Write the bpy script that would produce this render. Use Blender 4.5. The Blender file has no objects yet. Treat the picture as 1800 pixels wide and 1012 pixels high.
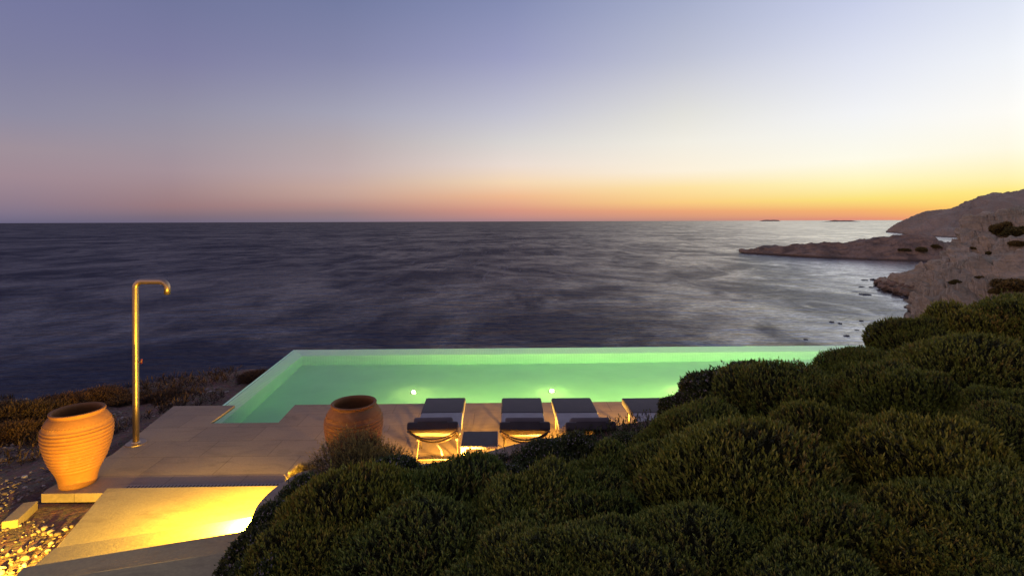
import bpy, bmesh, math, random
import numpy as np
from mathutils import Vector, Matrix, noise

S = bpy.context.scene
COL = S.collection
R = math.radians
random.seed(7)

def lin(r, g, b):
    def f(c):
        c /= 255.0
        return c / 12.92 if c <= 0.04045 else ((c + 0.055) / 1.055) ** 2.4
    return (f(r), f(g), f(b), 1.0)

# ------------------------------------------------------------------ camera
HC = 3.3                    # camera height above the terrace
FPX = 950.0                 # focal length in pixels of the 1800 px wide photo
YAW = R(1.1)                # turned slightly to the right of the pool axis
ROLL = R(0.19)
SEA = -22.0
cam_d = bpy.data.cameras.new('camera')
cam_d.sensor_width = 36.0
cam_d.lens = FPX / 1800 * 36
cam_d.shift_y = -117 / 1800
cam_d.clip_start = 0.05
cam_d.clip_end = 300000
cam = bpy.data.objects.new('camera', cam_d)
COL.objects.link(cam)
cam.matrix_world = (Matrix.Translation((0, 0, HC)) @ Matrix.Rotation(-YAW, 4, 'Z')
                    @ Matrix.Rotation(R(90), 4, 'X') @ Matrix.Rotation(-ROLL, 4, 'Z'))
S.camera = cam

# ------------------------------------------------------------------ sky
SUN_AZ = 58.0               # degrees clockwise from +Y: where the sun has gone down
W = bpy.data.worlds.new('World')
S.world = W
W.use_nodes = True
wt = W.node_tree
for n in list(wt.nodes):
    wt.nodes.remove(n)
def wn(t, **kw):
    n = wt.nodes.new(t)
    for k, v in kw.items():
        setattr(n, k, v)
    return n
def wmath(op, a, b=None, c=None):
    n = wn('ShaderNodeMath', operation=op)
    for i, v in enumerate((a, b, c)):
        if v is None:
            continue
        if isinstance(v, (int, float)):
            n.inputs[i].default_value = v
        else:
            wt.links.new(v, n.inputs[i])
    return n.outputs[0]
tc = wn('ShaderNodeTexCoord')
sx = wn('ShaderNodeSeparateXYZ')
wt.links.new(tc.outputs['Generated'], sx.inputs[0])
az = wmath('ARCTAN2', sx.outputs[0], sx.outputs[1])            # clockwise from +Y
d_az = wmath('SUBTRACT', az, R(SUN_AZ))
d_az = wmath('ARCCOSINE', wmath('COSINE', d_az))                # 0..pi from the afterglow
elev = wmath('MAXIMUM', sx.outputs[2], 0.0)
elev_t = wmath('POWER', elev, 0.5)
cols = [  # (pixel column or None, angle from glow, [(dy above horizon, srgb)...])
    (1770, 0.0, [(2, (255, 178, 100)), (15, (255, 205, 100)), (28, (255, 228, 120)), (50, (255, 244, 160)), (72, (255, 250, 205)), (125, (255, 254, 246)),
                 (190, (255, 255, 255)), (290, (250, 252, 255)), (388, (236, 241, 250))], 1.4),
    (1770, 15.5, [(2, (246, 165, 105)), (15, (252, 190, 95)), (28, (255, 215, 105)), (50, (255, 232, 130)), (72, (255, 242, 175)), (125, (255, 250, 228)),
                 (190, (254, 252, 246)), (290, (240, 243, 249)), (388, (222, 228, 244))], 1.0),
    (1510, 25., [(2, (226, 146, 122)), (17, (246, 178, 112)), (37, (252, 226, 125)), (67, (255, 245, 185)), (107, (255, 252, 234)), (187, (243, 244, 246)),
                 (287, (222, 226, 241)), (387, (200, 207, 233))], 1.0),
    (1200, 41., [(2, (196, 142, 126)), (17, (235, 165, 121)), (33, (251, 205, 132)), (58, (254, 226, 162)), (88, (253, 241, 219)), (138, (241, 238, 235)), (188, (225, 225, 228)),
                 (238, (208, 210, 225)), (288, (189, 194, 220)), (388, (165, 174, 210))], 1.0),
    (900, 58., [(2, (172, 132, 136)), (19, (214, 150, 131)), (44, (240, 186, 146)), (69, (245, 215, 180)), (99, (235, 220, 210)), (139, (215, 212, 218)),
                (189, (193, 194, 216)), (289, (155, 159, 201)), (389, (132, 141, 186))], 1.0),
    (600, 74., [(2, (130, 117, 132)), (15, (150, 125, 129)), (30, (180, 142, 136)), (45, (194, 160, 149)), (60, (199, 168, 157)), (90, (193, 173, 172)), (140, (179, 169, 180)),
                (190, (164, 164, 188)), (240, (148, 150, 182)), (290, (133, 137, 176)), (390, (115, 124, 167))], 1.0),
    (300, 90., [(2, (113, 103, 124)), (10, (124, 108, 122)), (30, (153, 122, 126)), (55, (161, 134, 138)), (91, (165, 145, 153)), (141, (157, 148, 166)), (191, (147, 145, 170)),
                (291, (126, 127, 168)), (391, (113, 119, 162))], 1.0),
    (30, 100.5, [(2, (108, 102, 128)), (12, (122, 112, 135)), (42, (146, 126, 140)), (82, (160, 138, 148)), (132, (158, 144, 160)), (192, (142, 140, 168)),
                (292, (126, 128, 166)), (392, (117, 121, 165))], 1.0),
    (None, 180., [(0.0, (190, 146, 128)), (0.1, (212, 164, 146)), (0.25, (196, 160, 158)), (0.4, (162, 144, 160))], 1.9),
]
prev = None
for px, ang, stops, gain in cols:
    if px and ang:
        ang = SUN_AZ - math.degrees(math.atan((px - 900) / FPX)) - 1.1
    r = wn('ShaderNodeValToRGB')
    wt.links.new(elev_t, r.inputs[0])
    cr = r.color_ramp
    cr.interpolation = 'LINEAR'
    pts = []
    for dy, c in stops:
        if px and px < 1300 and dy > 130: c = (c[0] + 1, c[1], c[2] * 0.965)
        s = dy if px is None else dy / math.sqrt(FPX ** 2 + (px - 900) ** 2 + dy ** 2)
        pts.append((math.sqrt(s), tuple(q * gain for q in lin(*c)[:3]) + (1.0,)))
    top = pts[-1][1]
    zen = lin(86, 96, 150)
    mid = tuple(0.5 * a + 0.5 * b for a, b in zip(top, zen))
    pts += [(math.sqrt(0.65), mid), (1.0, zen)]
    pts = [(p, tuple(c)) for p, c in pts]
    while len(cr.elements) < len(pts):
        cr.elements.new(0.5)
    for e, (p, c) in zip(cr.elements, sorted(pts)):
        e.position = p
        e.color = c
    if prev is None:
        acc = r.outputs[0]
    else:
        mr = wn('ShaderNodeMapRange', interpolation_type='SMOOTHSTEP' if ang > 100 else 'LINEAR')
        wt.links.new(d_az, mr.inputs[0])
        mr.inputs[1].default_value = R(prev)
        mr.inputs[2].default_value = R(ang)
        mx = wn('ShaderNodeMix', data_type='RGBA')
        wt.links.new(mr.outputs[0], mx.inputs[0])
        wt.links.new(acc, mx.inputs[6])
        wt.links.new(r.outputs[0], mx.inputs[7])
        acc = mx.outputs[2]
    prev = ang
bg = wn('ShaderNodeBackground')
bg.inputs[1].default_value = 1.0
wt.links.new(acc, bg.inputs[0])
wo = wn('ShaderNodeOutputWorld')
wt.links.new(bg.outputs[0], wo.inputs[0])

sun_d = bpy.data.lights.new('sun', 'SUN')
sun_d.energy = 0.12
sun_d.angle = R(12)
sun_d.color = (1.0, 0.62, 0.32)
sun = bpy.data.objects.new('sun', sun_d)
COL.objects.link(sun)
_dir = Vector((math.sin(R(SUN_AZ)) * math.cos(R(2)), math.cos(R(SUN_AZ)) * math.cos(R(2)), math.sin(R(2))))
sun.rotation_euler = (-_dir).to_track_quat('-Z', 'Y').to_euler()

S.view_settings.view_transform = 'Standard'
S.view_settings.look = 'None'
S.view_settings.exposure = 0.0
S.view_settings.gamma = 1.0
S.cycles.use_denoising = True
S.cycles.max_bounces = 10
S.cycles.diffuse_bounces = 5
S.cycles.transmission_bounces = 8
S.cycles.sample_clamp_indirect = 4.0

# ------------------------------------------------------------------ helpers
def ray(px, py):
    dx, dy = px - 900.0, py - 389.0
    x = dx * math.cos(ROLL) - dy * math.sin(ROLL)
    y = dx * math.sin(ROLL) + dy * math.cos(ROLL)
    x, y = x / FPX, y / FPX
    return Vector((math.cos(YAW) * x + math.sin(YAW), -math.sin(YAW) * x + math.cos(YAW), -y))
CAM = Vector((0, 0, HC))
def G(px, py, z=0.0):                       # point of the photo on the level z
    d = ray(px, py)
    return CAM + d * ((z - HC) / d.z)
def D(px, py, dist):                        # point of the photo at a given depth
    return CAM + ray(px, py) * dist

def tag(o, label=None, cat=None, group=None, kind=None):
    if label: o['label'] = label
    if cat: o['category'] = cat
    if group: o['group'] = group
    if kind: o['kind'] = kind
    return o
def empty(name, loc=(0, 0, 0), rz=0.0):
    o = bpy.data.objects.new(name, None)
    o.empty_display_size = 0.1
    COL.objects.link(o)
    o.location = loc
    o.rotation_euler = (0, 0, rz)
    return o
def obj(name, me, mats=None, parent=None, smooth=False):
    if isinstance(me, bmesh.types.BMesh):
        b = me
        bmesh.ops.recalc_face_normals(b, faces=b.faces)
        me = bpy.data.meshes.new(name)
        b.to_mesh(me)
        b.free()
    o = bpy.data.objects.new(name, me)
    COL.objects.link(o)
    if mats is not None:
        for m in (mats if isinstance(mats, (list, tuple)) else [mats]):
            me.materials.append(m)
    if parent is not None:
        o.parent = parent
    if smooth:
        me.polygons.foreach_set('use_smooth', [True] * len(me.polygons))
        me.update()
    return o
def copy_tree(o, parent=None):
    c = o.copy()
    COL.objects.link(c)
    c.parent = parent
    for ch in o.children:
        copy_tree(ch, c)
    return c
def box(bm, c, s, rot=None, bevel=0.0, seg=2):
    m = Matrix.Translation(c)
    if rot is not None:
        m = m @ rot
    m = m @ Matrix.Diagonal((s[0], s[1], s[2], 1))
    r = bmesh.ops.create_cube(bm, size=1.0, matrix=m)
    if bevel:
        es = list({e for v in r['verts'] for e in v.link_edges})
        bmesh.ops.bevel(bm, geom=es, offset=bevel, segments=seg, profile=0.6, affect='EDGES')
    return bm
def tube(bm, pts, rad, n=10, closed=False):
    pts = [Vector(p) for p in pts]
    rings = []
    up = None
    for i, p in enumerate(pts):
        a = pts[max(i - 1, 0)]
        b = pts[min(i + 1, len(pts) - 1)]
        t = (b - a).normalized()
        if up is None:
            up = Vector((0, 0, 1)) if abs(t.z) < 0.9 else Vector((0, 1, 0))
        s = t.cross(up).normalized()
        up = s.cross(t).normalized()
        rr = rad[i] if isinstance(rad, (list, tuple)) else rad
        rings.append([bm.verts.new(p + (s * math.cos(2 * math.pi * k / n) + up * math.sin(2 * math.pi * k / n)) * rr) for k in range(n)])
    for r0, r1 in zip(rings, rings[1:]):
        for k in range(n):
            bm.faces.new((r0[k], r0[(k + 1) % n], r1[(k + 1) % n], r1[k]))
    bm.faces.new(rings[0][::-1])
    bm.faces.new(rings[-1])
    return bm
def lathe(bm, prof, n=64):
    rings = []
    for r, z in prof:
        rings.append([bm.verts.new((r * math.cos(2 * math.pi * k / n), r * math.sin(2 * math.pi * k / n), z)) for k in range(n)])
    for r0, r1 in zip(rings, rings[1:]):
        for k in range(n):
            bm.faces.new((r0[k], r0[(k + 1) % n], r1[(k + 1) % n], r1[k]))
    return rings
def prism(bm, poly, z0, z1):
    a = [bm.verts.new((p[0], p[1], z0)) for p in poly]
    b = [bm.verts.new((p[0], p[1], z1)) for p in poly]
    n = len(poly)
    bm.faces.new(b)
    bm.faces.new(a[::-1])
    for i in range(n):
        bm.faces.new((a[i], a[(i + 1) % n], b[(i + 1) % n], b[i]))
    return bm
def bevel_all(bm, off, seg=2, ang=30):
    bm.normal_update()
    es = [e for e in bm.edges if len(e.link_faces) == 2 and e.calc_face_angle(0) > R(ang)]
    bmesh.ops.bevel(bm, geom=es, offset=off, segments=seg, profile=0.6, affect='EDGES')
    return bm

# ------------------------------------------------------------------ materials
class NT:
    def __init__(self, name):
        self.m = bpy.data.materials.new(name)
        self.m.use_nodes = True
        self.t = self.m.node_tree
        self.p = self.t.nodes['Principled BSDF']
        self.out = self.t.nodes['Material Output']
        self.co = None
    def n(self, t, ins=None, **kw):
        nd = self.t.nodes.new(t)
        for k, v in kw.items():
            setattr(nd, k, v)
        for k, v in (ins or {}).items():
            self.put(nd.inputs[k], v)
        return nd
    def put(self, sock, v):
        if hasattr(v, 'is_linked') and hasattr(v, 'node'):
            self.t.links.new(v, sock)
        else:
            sock.default_value = v
    def coord(self, kind='Object', scale=(1, 1, 1), rot=(0, 0, 0)):
        c = self.n('ShaderNodeTexCoord')
        mp = self.n('ShaderNodeMapping', {'Vector': c.outputs[kind], 'Scale': scale, 'Rotation': rot})
        return mp.outputs[0]
    def wcoord(self, scale=(1, 1, 1), rot=(0, 0, 0)):
        c = self.n('ShaderNodeNewGeometry')
        mp = self.n('ShaderNodeMapping', {'Vector': c.outputs['Position'], 'Scale': scale, 'Rotation': rot})
        return mp.outputs[0]
    def noise(self, vec, scale=5.0, detail=4.0, rough=0.55, dist=0.0):
        return self.n('ShaderNodeTexNoise', {'Vector': vec, 'Scale': scale, 'Detail': detail, 'Roughness': rough, 'Distortion': dist}).outputs[0]
    def ramp(self, fac, stops):
        r = self.n('ShaderNodeValToRGB', {0: fac})
        e = r.color_ramp.elements
        while len(e) < len(stops):
            e.new(0.5)
        for el, (p, c) in zip(e, stops):
            el.position = p
            el.color = c if len(c) == 4 else (*c, 1)
        return r.outputs[0]
    def mix(self, fac, a, b, mode='MIX'):
        m = self.n('ShaderNodeMix', data_type='RGBA', blend_type=mode)
        self.put(m.inputs[0], fac)
        self.put(m.inputs[6], a)
        self.put(m.inputs[7], b)
        return m.outputs[2]
    def math(self, op, a, b=0.0, c=0.0):
        m = self.n('ShaderNodeMath', {0: a, 1: b, 2: c}, operation=op)
        return m.outputs[0]
    def rng(self, v, a, b, c, d):
        return self.n('ShaderNodeMapRange', {0: v, 1: a, 2: b, 3: c, 4: d}).outputs[0]
    def bump(self, h, strength=0.5, dist=0.02, normal=None):
        ins = {'Strength': strength, 'Distance': dist, 'Height': h}
        if normal is not None:
            ins['Normal'] = normal
        return self.n('ShaderNodeBump', ins).outputs[0]
    def set(self, **kw):
        names = {'col': 'Base Color', 'rough': 'Roughness', 'metal': 'Metallic', 'normal': 'Normal', 'ior': 'IOR', 'spec': 'Specular IOR Level', 'trans': 'Transmission Weight'}
        for k, v in kw.items():
            self.put(self.p.inputs[names.get(k, k)], v)
        return self

def simple(name, col, rough=0.6, metal=0.0, var=0.15, scale=8.0, bump=0.1, bdist=0.004, bscale=60.0):
    t = NT(name)
    v = t.coord()
    a = tuple(c * (1 - var) for c in col[:3])
    b = tuple(min(1, c * (1 + var)) for c in col[:3])
    t.set(col=t.ramp(t.noise(v, scale), [(0.3, a), (0.7, b)]), rough=t.rng(t.noise(v, scale * 2), 0.3, 0.7, rough - 0.06, rough + 0.06), metal=metal,
          normal=t.bump(t.noise(v, bscale, 3), bump, bdist))
    return t.m

def mat_stone(name, dark, light, joints=True):
    t = NT(name)
    v = t.wcoord()
    big = t.noise(v, 1.1, 5, 0.6)
    fine = t.noise(v, 38, 4, 0.65)
    pit = t.noise(v, 130, 2, 0.6)
    c = t.ramp(big, [(0.3, dark), (0.7, light)])
    c = t.mix(0.35, c, t.ramp(fine, [(0.3, tuple(x * 0.6 for x in dark)), (0.7, light)]))
    stain = t.noise(t.wcoord((0.7, 1.6, 1)), 2.3, 6, 0.7, 0.6)
    c = t.mix(t.rng(stain, 0.52, 0.68, 0.0, 0.5), c, tuple(x * 0.55 for x in dark) + (1,))
    h = t.math('ADD', t.math('MULTIPLY', fine, 0.6), t.math('MULTIPLY', pit, 0.4))
    if joints:
        br = t.n('ShaderNodeTexBrick', {'Vector': t.wcoord((1, 1, 1)), 'Scale': 1.0, 'Mortar Size': 0.006, 'Mortar Smooth': 0.3, 'Bias': 0.0,
                                        'Brick Width': 0.95, 'Row Height': 0.55, 'Color1': (0.90, 0.90, 0.90, 1), 'Color2': (1.06, 1.05, 1.03, 1), 'Mortar': (0.58, 0.55, 0.52, 1)})
        c = t.mix(1.0, c, br.outputs[0], 'MULTIPLY')
        h = t.math('SUBTRACT', h, t.math('MULTIPLY', br.outputs[1], 1.2))
    t.set(col=c, rough=t.rng(big, 0.3, 0.7, 0.62, 0.8), normal=t.bump(h, 0.45, 0.006))
    return t.m

M = {}
M['paving'] = mat_stone('sandstone_paving', (0.195, 0.143, 0.098), (0.285, 0.217, 0.155))
M['step'] = mat_stone('step_stone', (0.33, 0.25, 0.105), (0.46, 0.36, 0.155), joints=False)
M['wall'] = mat_stone('wall_render', (0.27, 0.178, 0.108), (0.38, 0.265, 0.168), joints=False)

def mat_tile():
    t = NT('pool_mosaic')
    geo = t.n('ShaderNodeNewGeometry')
    sp = t.n('ShaderNodeSeparateXYZ', {0: geo.outputs['Position']})
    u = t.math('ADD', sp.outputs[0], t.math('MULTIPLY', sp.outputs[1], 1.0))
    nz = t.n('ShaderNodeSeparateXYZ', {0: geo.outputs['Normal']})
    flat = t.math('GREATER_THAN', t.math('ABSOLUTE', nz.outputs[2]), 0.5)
    vv = t.n('ShaderNodeMix', data_type='FLOAT')
    t.put(vv.inputs[0], flat); t.put(vv.inputs[2], sp.outputs[2]); t.put(vv.inputs[3], sp.outputs[1])
    uu = t.n('ShaderNodeMix', data_type='FLOAT')
    t.put(uu.inputs[0], flat); t.put(uu.inputs[2], u); t.put(uu.inputs[3], sp.outputs[0])
    cb = t.n('ShaderNodeCombineXYZ', {0: uu.outputs[0], 1: vv.outputs[0], 2: 0.0})
    br = t.n('ShaderNodeTexBrick', {'Vector': cb.outputs[0], 'Scale': 1.0, 'Mortar Size': 0.006, 'Mortar Smooth': 0.2, 'Bias': 0.0,
                                    'Brick Width': 0.065, 'Row Height': 0.065, 'Color1': (0.50, 0.66, 0.54, 1), 'Color2': (0.60, 0.74, 0.63, 1), 'Mortar': (0.36, 0.48, 0.38, 1)})
    br.offset = 0.0
    big = t.noise(t.wcoord(), 1.4, 4)
    cc = t.mix(0.5, br.outputs[0], t.ramp(big, [(0.3, (0.44, 0.6, 0.48)), (0.7, (0.62, 0.76, 0.64))]))
    cc = t.mix(t.math('MULTIPLY', flat, 0.8), cc, t.mix(0.6, (0.70, 0.95, 0.66, 1), br.outputs[0]))  # flat rim faces turned paler green to paint in the pool's glow
    t.set(col=cc, rough=0.35,
          normal=t.bump(br.outputs[1], -0.3, 0.003))
    return t.m
M['tile'] = mat_tile()
M['pool_floor'] = simple('pool_plaster', (0.48, 0.66, 0.46), 0.6, var=0.06, scale=1.2, bump=0.05)

def mat_pool_water():
    t = NT('pool_water')
    v = t.wcoord((1, 1.6, 1))
    h = t.math('ADD', t.noise(v, 2.2, 3), t.math('MULTIPLY', t.noise(v, 8, 2), 0.25))
    t.set(col=(1, 1, 1, 1), rough=0.03, ior=1.33, trans=1.0, normal=t.bump(h, 0.3, 0.02))
    va = t.n('ShaderNodeVolumeAbsorption', {'Color': (0.36, 0.86, 0.52, 1), 'Density': 0.32})
    t.t.links.new(va.outputs[0], t.out.inputs['Volume'])
    return t.m
M['water'] = mat_pool_water()

def mat_sea():
    t = NT('sea_water')
    # waves run with the wind, roughly along Y; the long exposure leaves soft bands and wind streaks
    v1 = t.wcoord((0.32, 0.9, 1), (0, 0, R(-10)))
    v2 = t.wcoord((0.045, 0.14, 1), (0, 0, R(-8)))
    vb = t.wcoord((0.011, 0.0085, 1), (0, 0, R(20)))
    vm = t.wcoord((0.045, 0.028, 1), (0, 0, R(-30)))
    vs = t.wcoord((0.22, 0.014, 1), (0, 0, R(-7)))
    n1 = t.noise(v1, 1.0, 3, 0.6)
    n2 = t.noise(v2, 1.0, 4, 0.6, 0.4)
    nb = t.noise(vb, 1.0, 5, 0.6, 0.9)
    nm = t.noise(vm, 1.0, 4, 0.6, 1.2)
    ns = t.noise(vs, 1.0, 5, 0.7, 0.4)
    # calmer bay water to the right; the mask also paints in its bright sheen
    sp = t.n('ShaderNodeSeparateXYZ', {0: t.n('ShaderNodeNewGeometry').outputs['Position']})
    calm_sheen = t.rng(t.math('ADD', t.math('DIVIDE', sp.outputs[0], t.math('ADD', sp.outputs[1], 130.0)), t.math('MULTIPLY', t.math('SUBTRACT', nb, 0.5), 0.12)), 0.02, 0.50, 0.0, 1.0)
    calm_sheen = t.math('POWER', calm_sheen, 1.25)
    pt = t.math('ADD', t.math('MULTIPLY', nb, 0.55), t.math('MULTIPLY', nm, 0.45))
    patch = t.rng(pt, 0.41, 0.58, 0.0, 1.0)
    h = t.math('ADD', t.math('MULTIPLY', n1, 0.22), t.math('MULTIPLY', n2, 1.3))
    nor = t.n('ShaderNodeBump', {'Strength': t.math('MULTIPLY', t.rng(patch, 0, 1, 0.45, 1.0), t.rng(calm_sheen, 0, 1, 1.9, 0.6)), 'Distance': 1.0, 'Height': h}).outputs[0]
    foam = t.math('MULTIPLY', t.rng(ns, 0.56, 0.74, 0.0, 1.0), t.rng(nm, 0.42, 0.58, 0.0, 1.0))
    far = t.rng(sp.outputs[1], 120.0, 260.0, 0.0, 1.0)
    c = t.mix(t.math('MULTIPLY', t.math('MULTIPLY', foam, far), 0.5), (0.005, 0.009, 0.029, 1), (0.26, 0.25, 0.27, 1))
    lw = t.n('ShaderNodeFresnel', {'IOR': 1.33, 'Normal': nor})
    k = t.math('MULTIPLY', t.math('MINIMUM', lw.outputs[0], t.rng(calm_sheen, 0, 1, 0.20, 0.66)), t.math('MULTIPLY', t.rng(calm_sheen, 0, 1, 1.0, 1.45), t.math('MAXIMUM', t.rng(patch, 0, 1, 1.0, 0.36), t.rng(calm_sheen, 0, 1, 0.0, 0.62))))
    n0 = t.noise(t.wcoord((0.55, 1.9, 1), (0, 0, R(-6))), 1.0, 3, 0.7)
    n9 = t.noise(t.wcoord((0.16, 0.5, 1), (0, 0, R(-16))), 1.0, 3, 0.7)
    k = t.math('MULTIPLY', k, t.math('MULTIPLY', t.rng(n0, 0.3, 0.7, 0.62, 1.38), t.rng(n9, 0.3, 0.7, 0.72, 1.28)))  # ripple light and dark put into the reflection strength
    gl = t.n('ShaderNodeBsdfGlossy', {'Color': (1, 1, 1, 1), 'Roughness': 0.2, 'Normal': nor})
    df = t.n('ShaderNodeBsdfDiffuse', {'Color': c})
    mx = t.n('ShaderNodeMixShader', {0: k, 1: df.outputs[0], 2: gl.outputs[0]})
    t.t.links.new(mx.outputs[0], t.out.inputs['Surface'])
    return t.m
M['sea'] = mat_sea()

def mat_ground():
    t = NT('stony_earth')
    v = t.wcoord()
    a = t.noise(v, 1.3, 6, 0.65)
    vo = t.n('ShaderNodeTexVoronoi', {'Vector': v, 'Scale': 16.0, 'Randomness': 1.0})
    b = t.noise(v, 30, 5, 0.7)
    c = t.ramp(a, [(0.3, (0.15, 0.075, 0.04)), (0.6, (0.25, 0.135, 0.075)), (0.8, (0.33, 0.21, 0.14))])
    c = t.mix(0.5, c, t.ramp(b, [(0.35, (0.06, 0.033, 0.02)), (0.65, (0.29, 0.195, 0.13))]))
    c = t.mix(0.35, c, t.mix(1.0, c, vo.outputs['Color'], 'MULTIPLY'))
    h = t.math('ADD', t.math('MULTIPLY', vo.outputs['Distance'], -0.8), b)
    t.set(col=c, rough=0.9, normal=t.bump(h, 0.9, 0.04))
    return t.m
M['ground'] = mat_ground()
M['pebble'] = None
def mat_pebble():
    t = NT('pebble_stone')
    g = t.n('ShaderNodeNewGeometry')
    t.set(col=t.ramp(g.outputs['Random Per Island'], [(0.0, (0.10, 0.07, 0.05)), (0.5, (0.19, 0.135, 0.10)), (0.85, (0.27, 0.21, 0.17)), (1.0, (0.42, 0.36, 0.30))]),
          rough=0.85, normal=t.bump(t.noise(t.wcoord(), 60, 3), 0.5, 0.01))
    return t.m
M['pebble'] = mat_pebble()

def mat_cliff(name, dark, light, strata=0.9, tint=(0.05, 0.05, 0.03), scale=1.0):
    t = NT(name)
    v = t.wcoord((1 * scale, 1 * scale, 1 * scale))
    vs = t.wcoord((0.10 * scale, 0.10 * scale, strata * scale))
    s = t.noise(vs, 1.0, 6, 0.7, 0.5)
    a = t.noise(v, 0.08, 8, 0.65)
    f = t.noise(v, 0.9, 6, 0.7)
    c = t.ramp(s, [(0.32, dark), (0.52, tuple((x + y) / 2 for x, y in zip(dark, light))), (0.7, light)])
    c = t.mix(0.4, c, t.ramp(f, [(0.3, tuple(x * 0.5 for x in dark)), (0.7, light)]))
    # scrub grows where the rock lies flat
    g = t.n('ShaderNodeSeparateXYZ', {0: t.n('ShaderNodeNewGeometry').outputs['Normal']})
    sc = t.math('MULTIPLY', t.rng(g.outputs[2], 0.45, 0.8, 0.0, 1.0), t.rng(a, 0.42, 0.62, 0.0, 0.75))
    c = t.mix(sc, c, (*tint, 1))
    vo = t.n('ShaderNodeTexVoronoi', {'Vector': t.wcoord((0.22 * scale, 0.22 * scale, 0.5 * scale)), 'Scale': 1.0}, feature='DISTANCE_TO_EDGE').outputs[0]
    crack = t.rng(vo, 0.0, 0.07, 0.0, 1.0)
    c = t.mix(t.math('MULTIPLY', t.math('SUBTRACT', 1.0, crack), t.rng(f, 0.45, 0.65, 0.0, 0.3)), c, tuple(x * 0.3 for x in dark) + (1,))  # shadow in the cracks painted into the rock colour
    zz = t.n('ShaderNodeSeparateXYZ', {0: t.n('ShaderNodeNewGeometry').outputs['Position']}).outputs[2]
    wet = t.rng(t.math('ADD', zz, t.math('MULTIPLY', f, -1.5)), SEA - 0.2, SEA + 0.9, 0.72, 0.0)
    c = t.mix(wet, c, tuple(x * 0.16 for x in dark) + (1,))
    h = t.math('ADD', t.math('ADD', t.math('MULTIPLY', s, 1.2), t.math('MULTIPLY', f, 0.8)), t.math('MULTIPLY', crack, 0.15))
    t.set(col=c, rough=0.92, normal=t.bump(h, 0.8, 1.3 / scale))
    return t.m
M['cliff'] = mat_cliff('cliff_rock', (0.36, 0.28, 0.15), (0.72, 0.58, 0.36), 0.75, (0.20, 0.155, 0.07))
M['headland'] = mat_cliff('headland_rock', (0.21, 0.145, 0.085), (0.48, 0.35, 0.22), 0.5, (0.06, 0.045, 0.03))
M['hill'] = mat_cliff('hill_rock', (0.36, 0.27, 0.16), (0.53, 0.405, 0.26), 0.12, (0.33, 0.24, 0.14), 0.3)
M['rock'] = simple('wet_rock', (0.045, 0.04, 0.04), 0.5, var=0.4, scale=0.7, bump=0.8, bdist=0.4, bscale=1.2)

def mat_leaf(name, a, b, c, brown=(0.07, 0.045, 0.022)):
    t = NT(name)
    g = t.n('ShaderNodeNewGeometry')
    at = t.n('ShaderNodeAttribute', attribute_name='tint')
    col = t.ramp(g.outputs['Random Per Island'], [(0.0, a), (0.5, b), (1.0, c)])
    big = t.noise(t.wcoord(), 1.7, 4, 0.6)
    fac = t.math('ADD', at.outputs['Fac'], t.rng(big, 0.35, 0.7, -0.3, 0.35))
    col = t.mix(t.rng(fac, 0.5, 1.1, 0.0, 0.8), col, (*brown, 1))
    rnd = t.n('ShaderNodeObjectInfo').outputs['Random']
    col = t.mix(1.0, col, t.ramp(rnd, [(0.0, (0.72, 0.82, 0.75)), (0.5, (1.0, 1.0, 1.0)), (1.0, (1.30, 1.08, 0.85))]), 'MULTIPLY')
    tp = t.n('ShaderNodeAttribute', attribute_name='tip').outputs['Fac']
    col = t.mix(1.0, col, t.ramp(tp, [(0.0, (0.22, 0.21, 0.2)), (0.55, (0.52, 0.52, 0.52)), (1.0, (1.95, 1.85, 1.25))]), 'MULTIPLY')  # paler young tips; highlight and shade between sprigs also put into the colour
    t.set(col=col, rough=0.6)
    t.p.inputs['Specular IOR Level'].default_value = 0.25
    return t.m
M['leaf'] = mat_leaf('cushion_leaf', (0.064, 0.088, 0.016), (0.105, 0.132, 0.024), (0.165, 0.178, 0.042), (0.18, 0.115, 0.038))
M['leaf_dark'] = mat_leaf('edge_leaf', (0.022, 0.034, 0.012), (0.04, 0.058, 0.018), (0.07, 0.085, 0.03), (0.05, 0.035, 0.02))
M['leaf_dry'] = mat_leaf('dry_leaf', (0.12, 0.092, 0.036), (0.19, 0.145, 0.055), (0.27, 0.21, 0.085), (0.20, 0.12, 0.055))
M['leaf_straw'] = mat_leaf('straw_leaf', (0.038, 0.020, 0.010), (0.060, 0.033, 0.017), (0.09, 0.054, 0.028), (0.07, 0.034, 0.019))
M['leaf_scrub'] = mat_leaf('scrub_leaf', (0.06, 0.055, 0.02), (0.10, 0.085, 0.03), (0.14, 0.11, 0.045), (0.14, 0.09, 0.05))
M['twig'] = simple('twig', (0.018, 0.016, 0.007), 0.9, var=0.3)
M['twig'].node_tree.nodes['Principled BSDF'].inputs['Specular IOR Level'].default_value = 0.0
M['flower'] = simple('dry_flower', (0.30, 0.25, 0.23), 0.8, var=0.2)

def mat_clay():
    t = NT('terracotta')
    v = t.coord()
    a = t.noise(v, 4, 5, 0.65)
    f = t.noise(t.coord('Object', (1, 1, 5)), 22, 4, 0.7)
    c = t.ramp(a, [(0.3, (0.155, 0.059, 0.011)), (0.7, (0.215, 0.088, 0.016))])
    c = t.mix(0.3, c, t.ramp(f, [(0.3, (0.14, 0.05, 0.018)), (0.7, (0.30, 0.13, 0.05))]))
    bl = t.noise(t.coord('Object', (1, 1, 0.7)), 3.1, 7, 0.72, 0.8)
    c = t.mix(t.rng(bl, 0.55, 0.72, 0.0, 0.45), c, (0.33, 0.18, 0.09, 1))
    c = t.mix(t.rng(t.noise(v, 2.2, 6, 0.7), 0.55, 0.75, 0.0, 0.5), c, (0.12, 0.045, 0.018, 1))
    t.set(col=c, rough=0.75, normal=t.bump(f, 0.15, 0.004))
    return t.m
M['clay'] = mat_clay()
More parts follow.
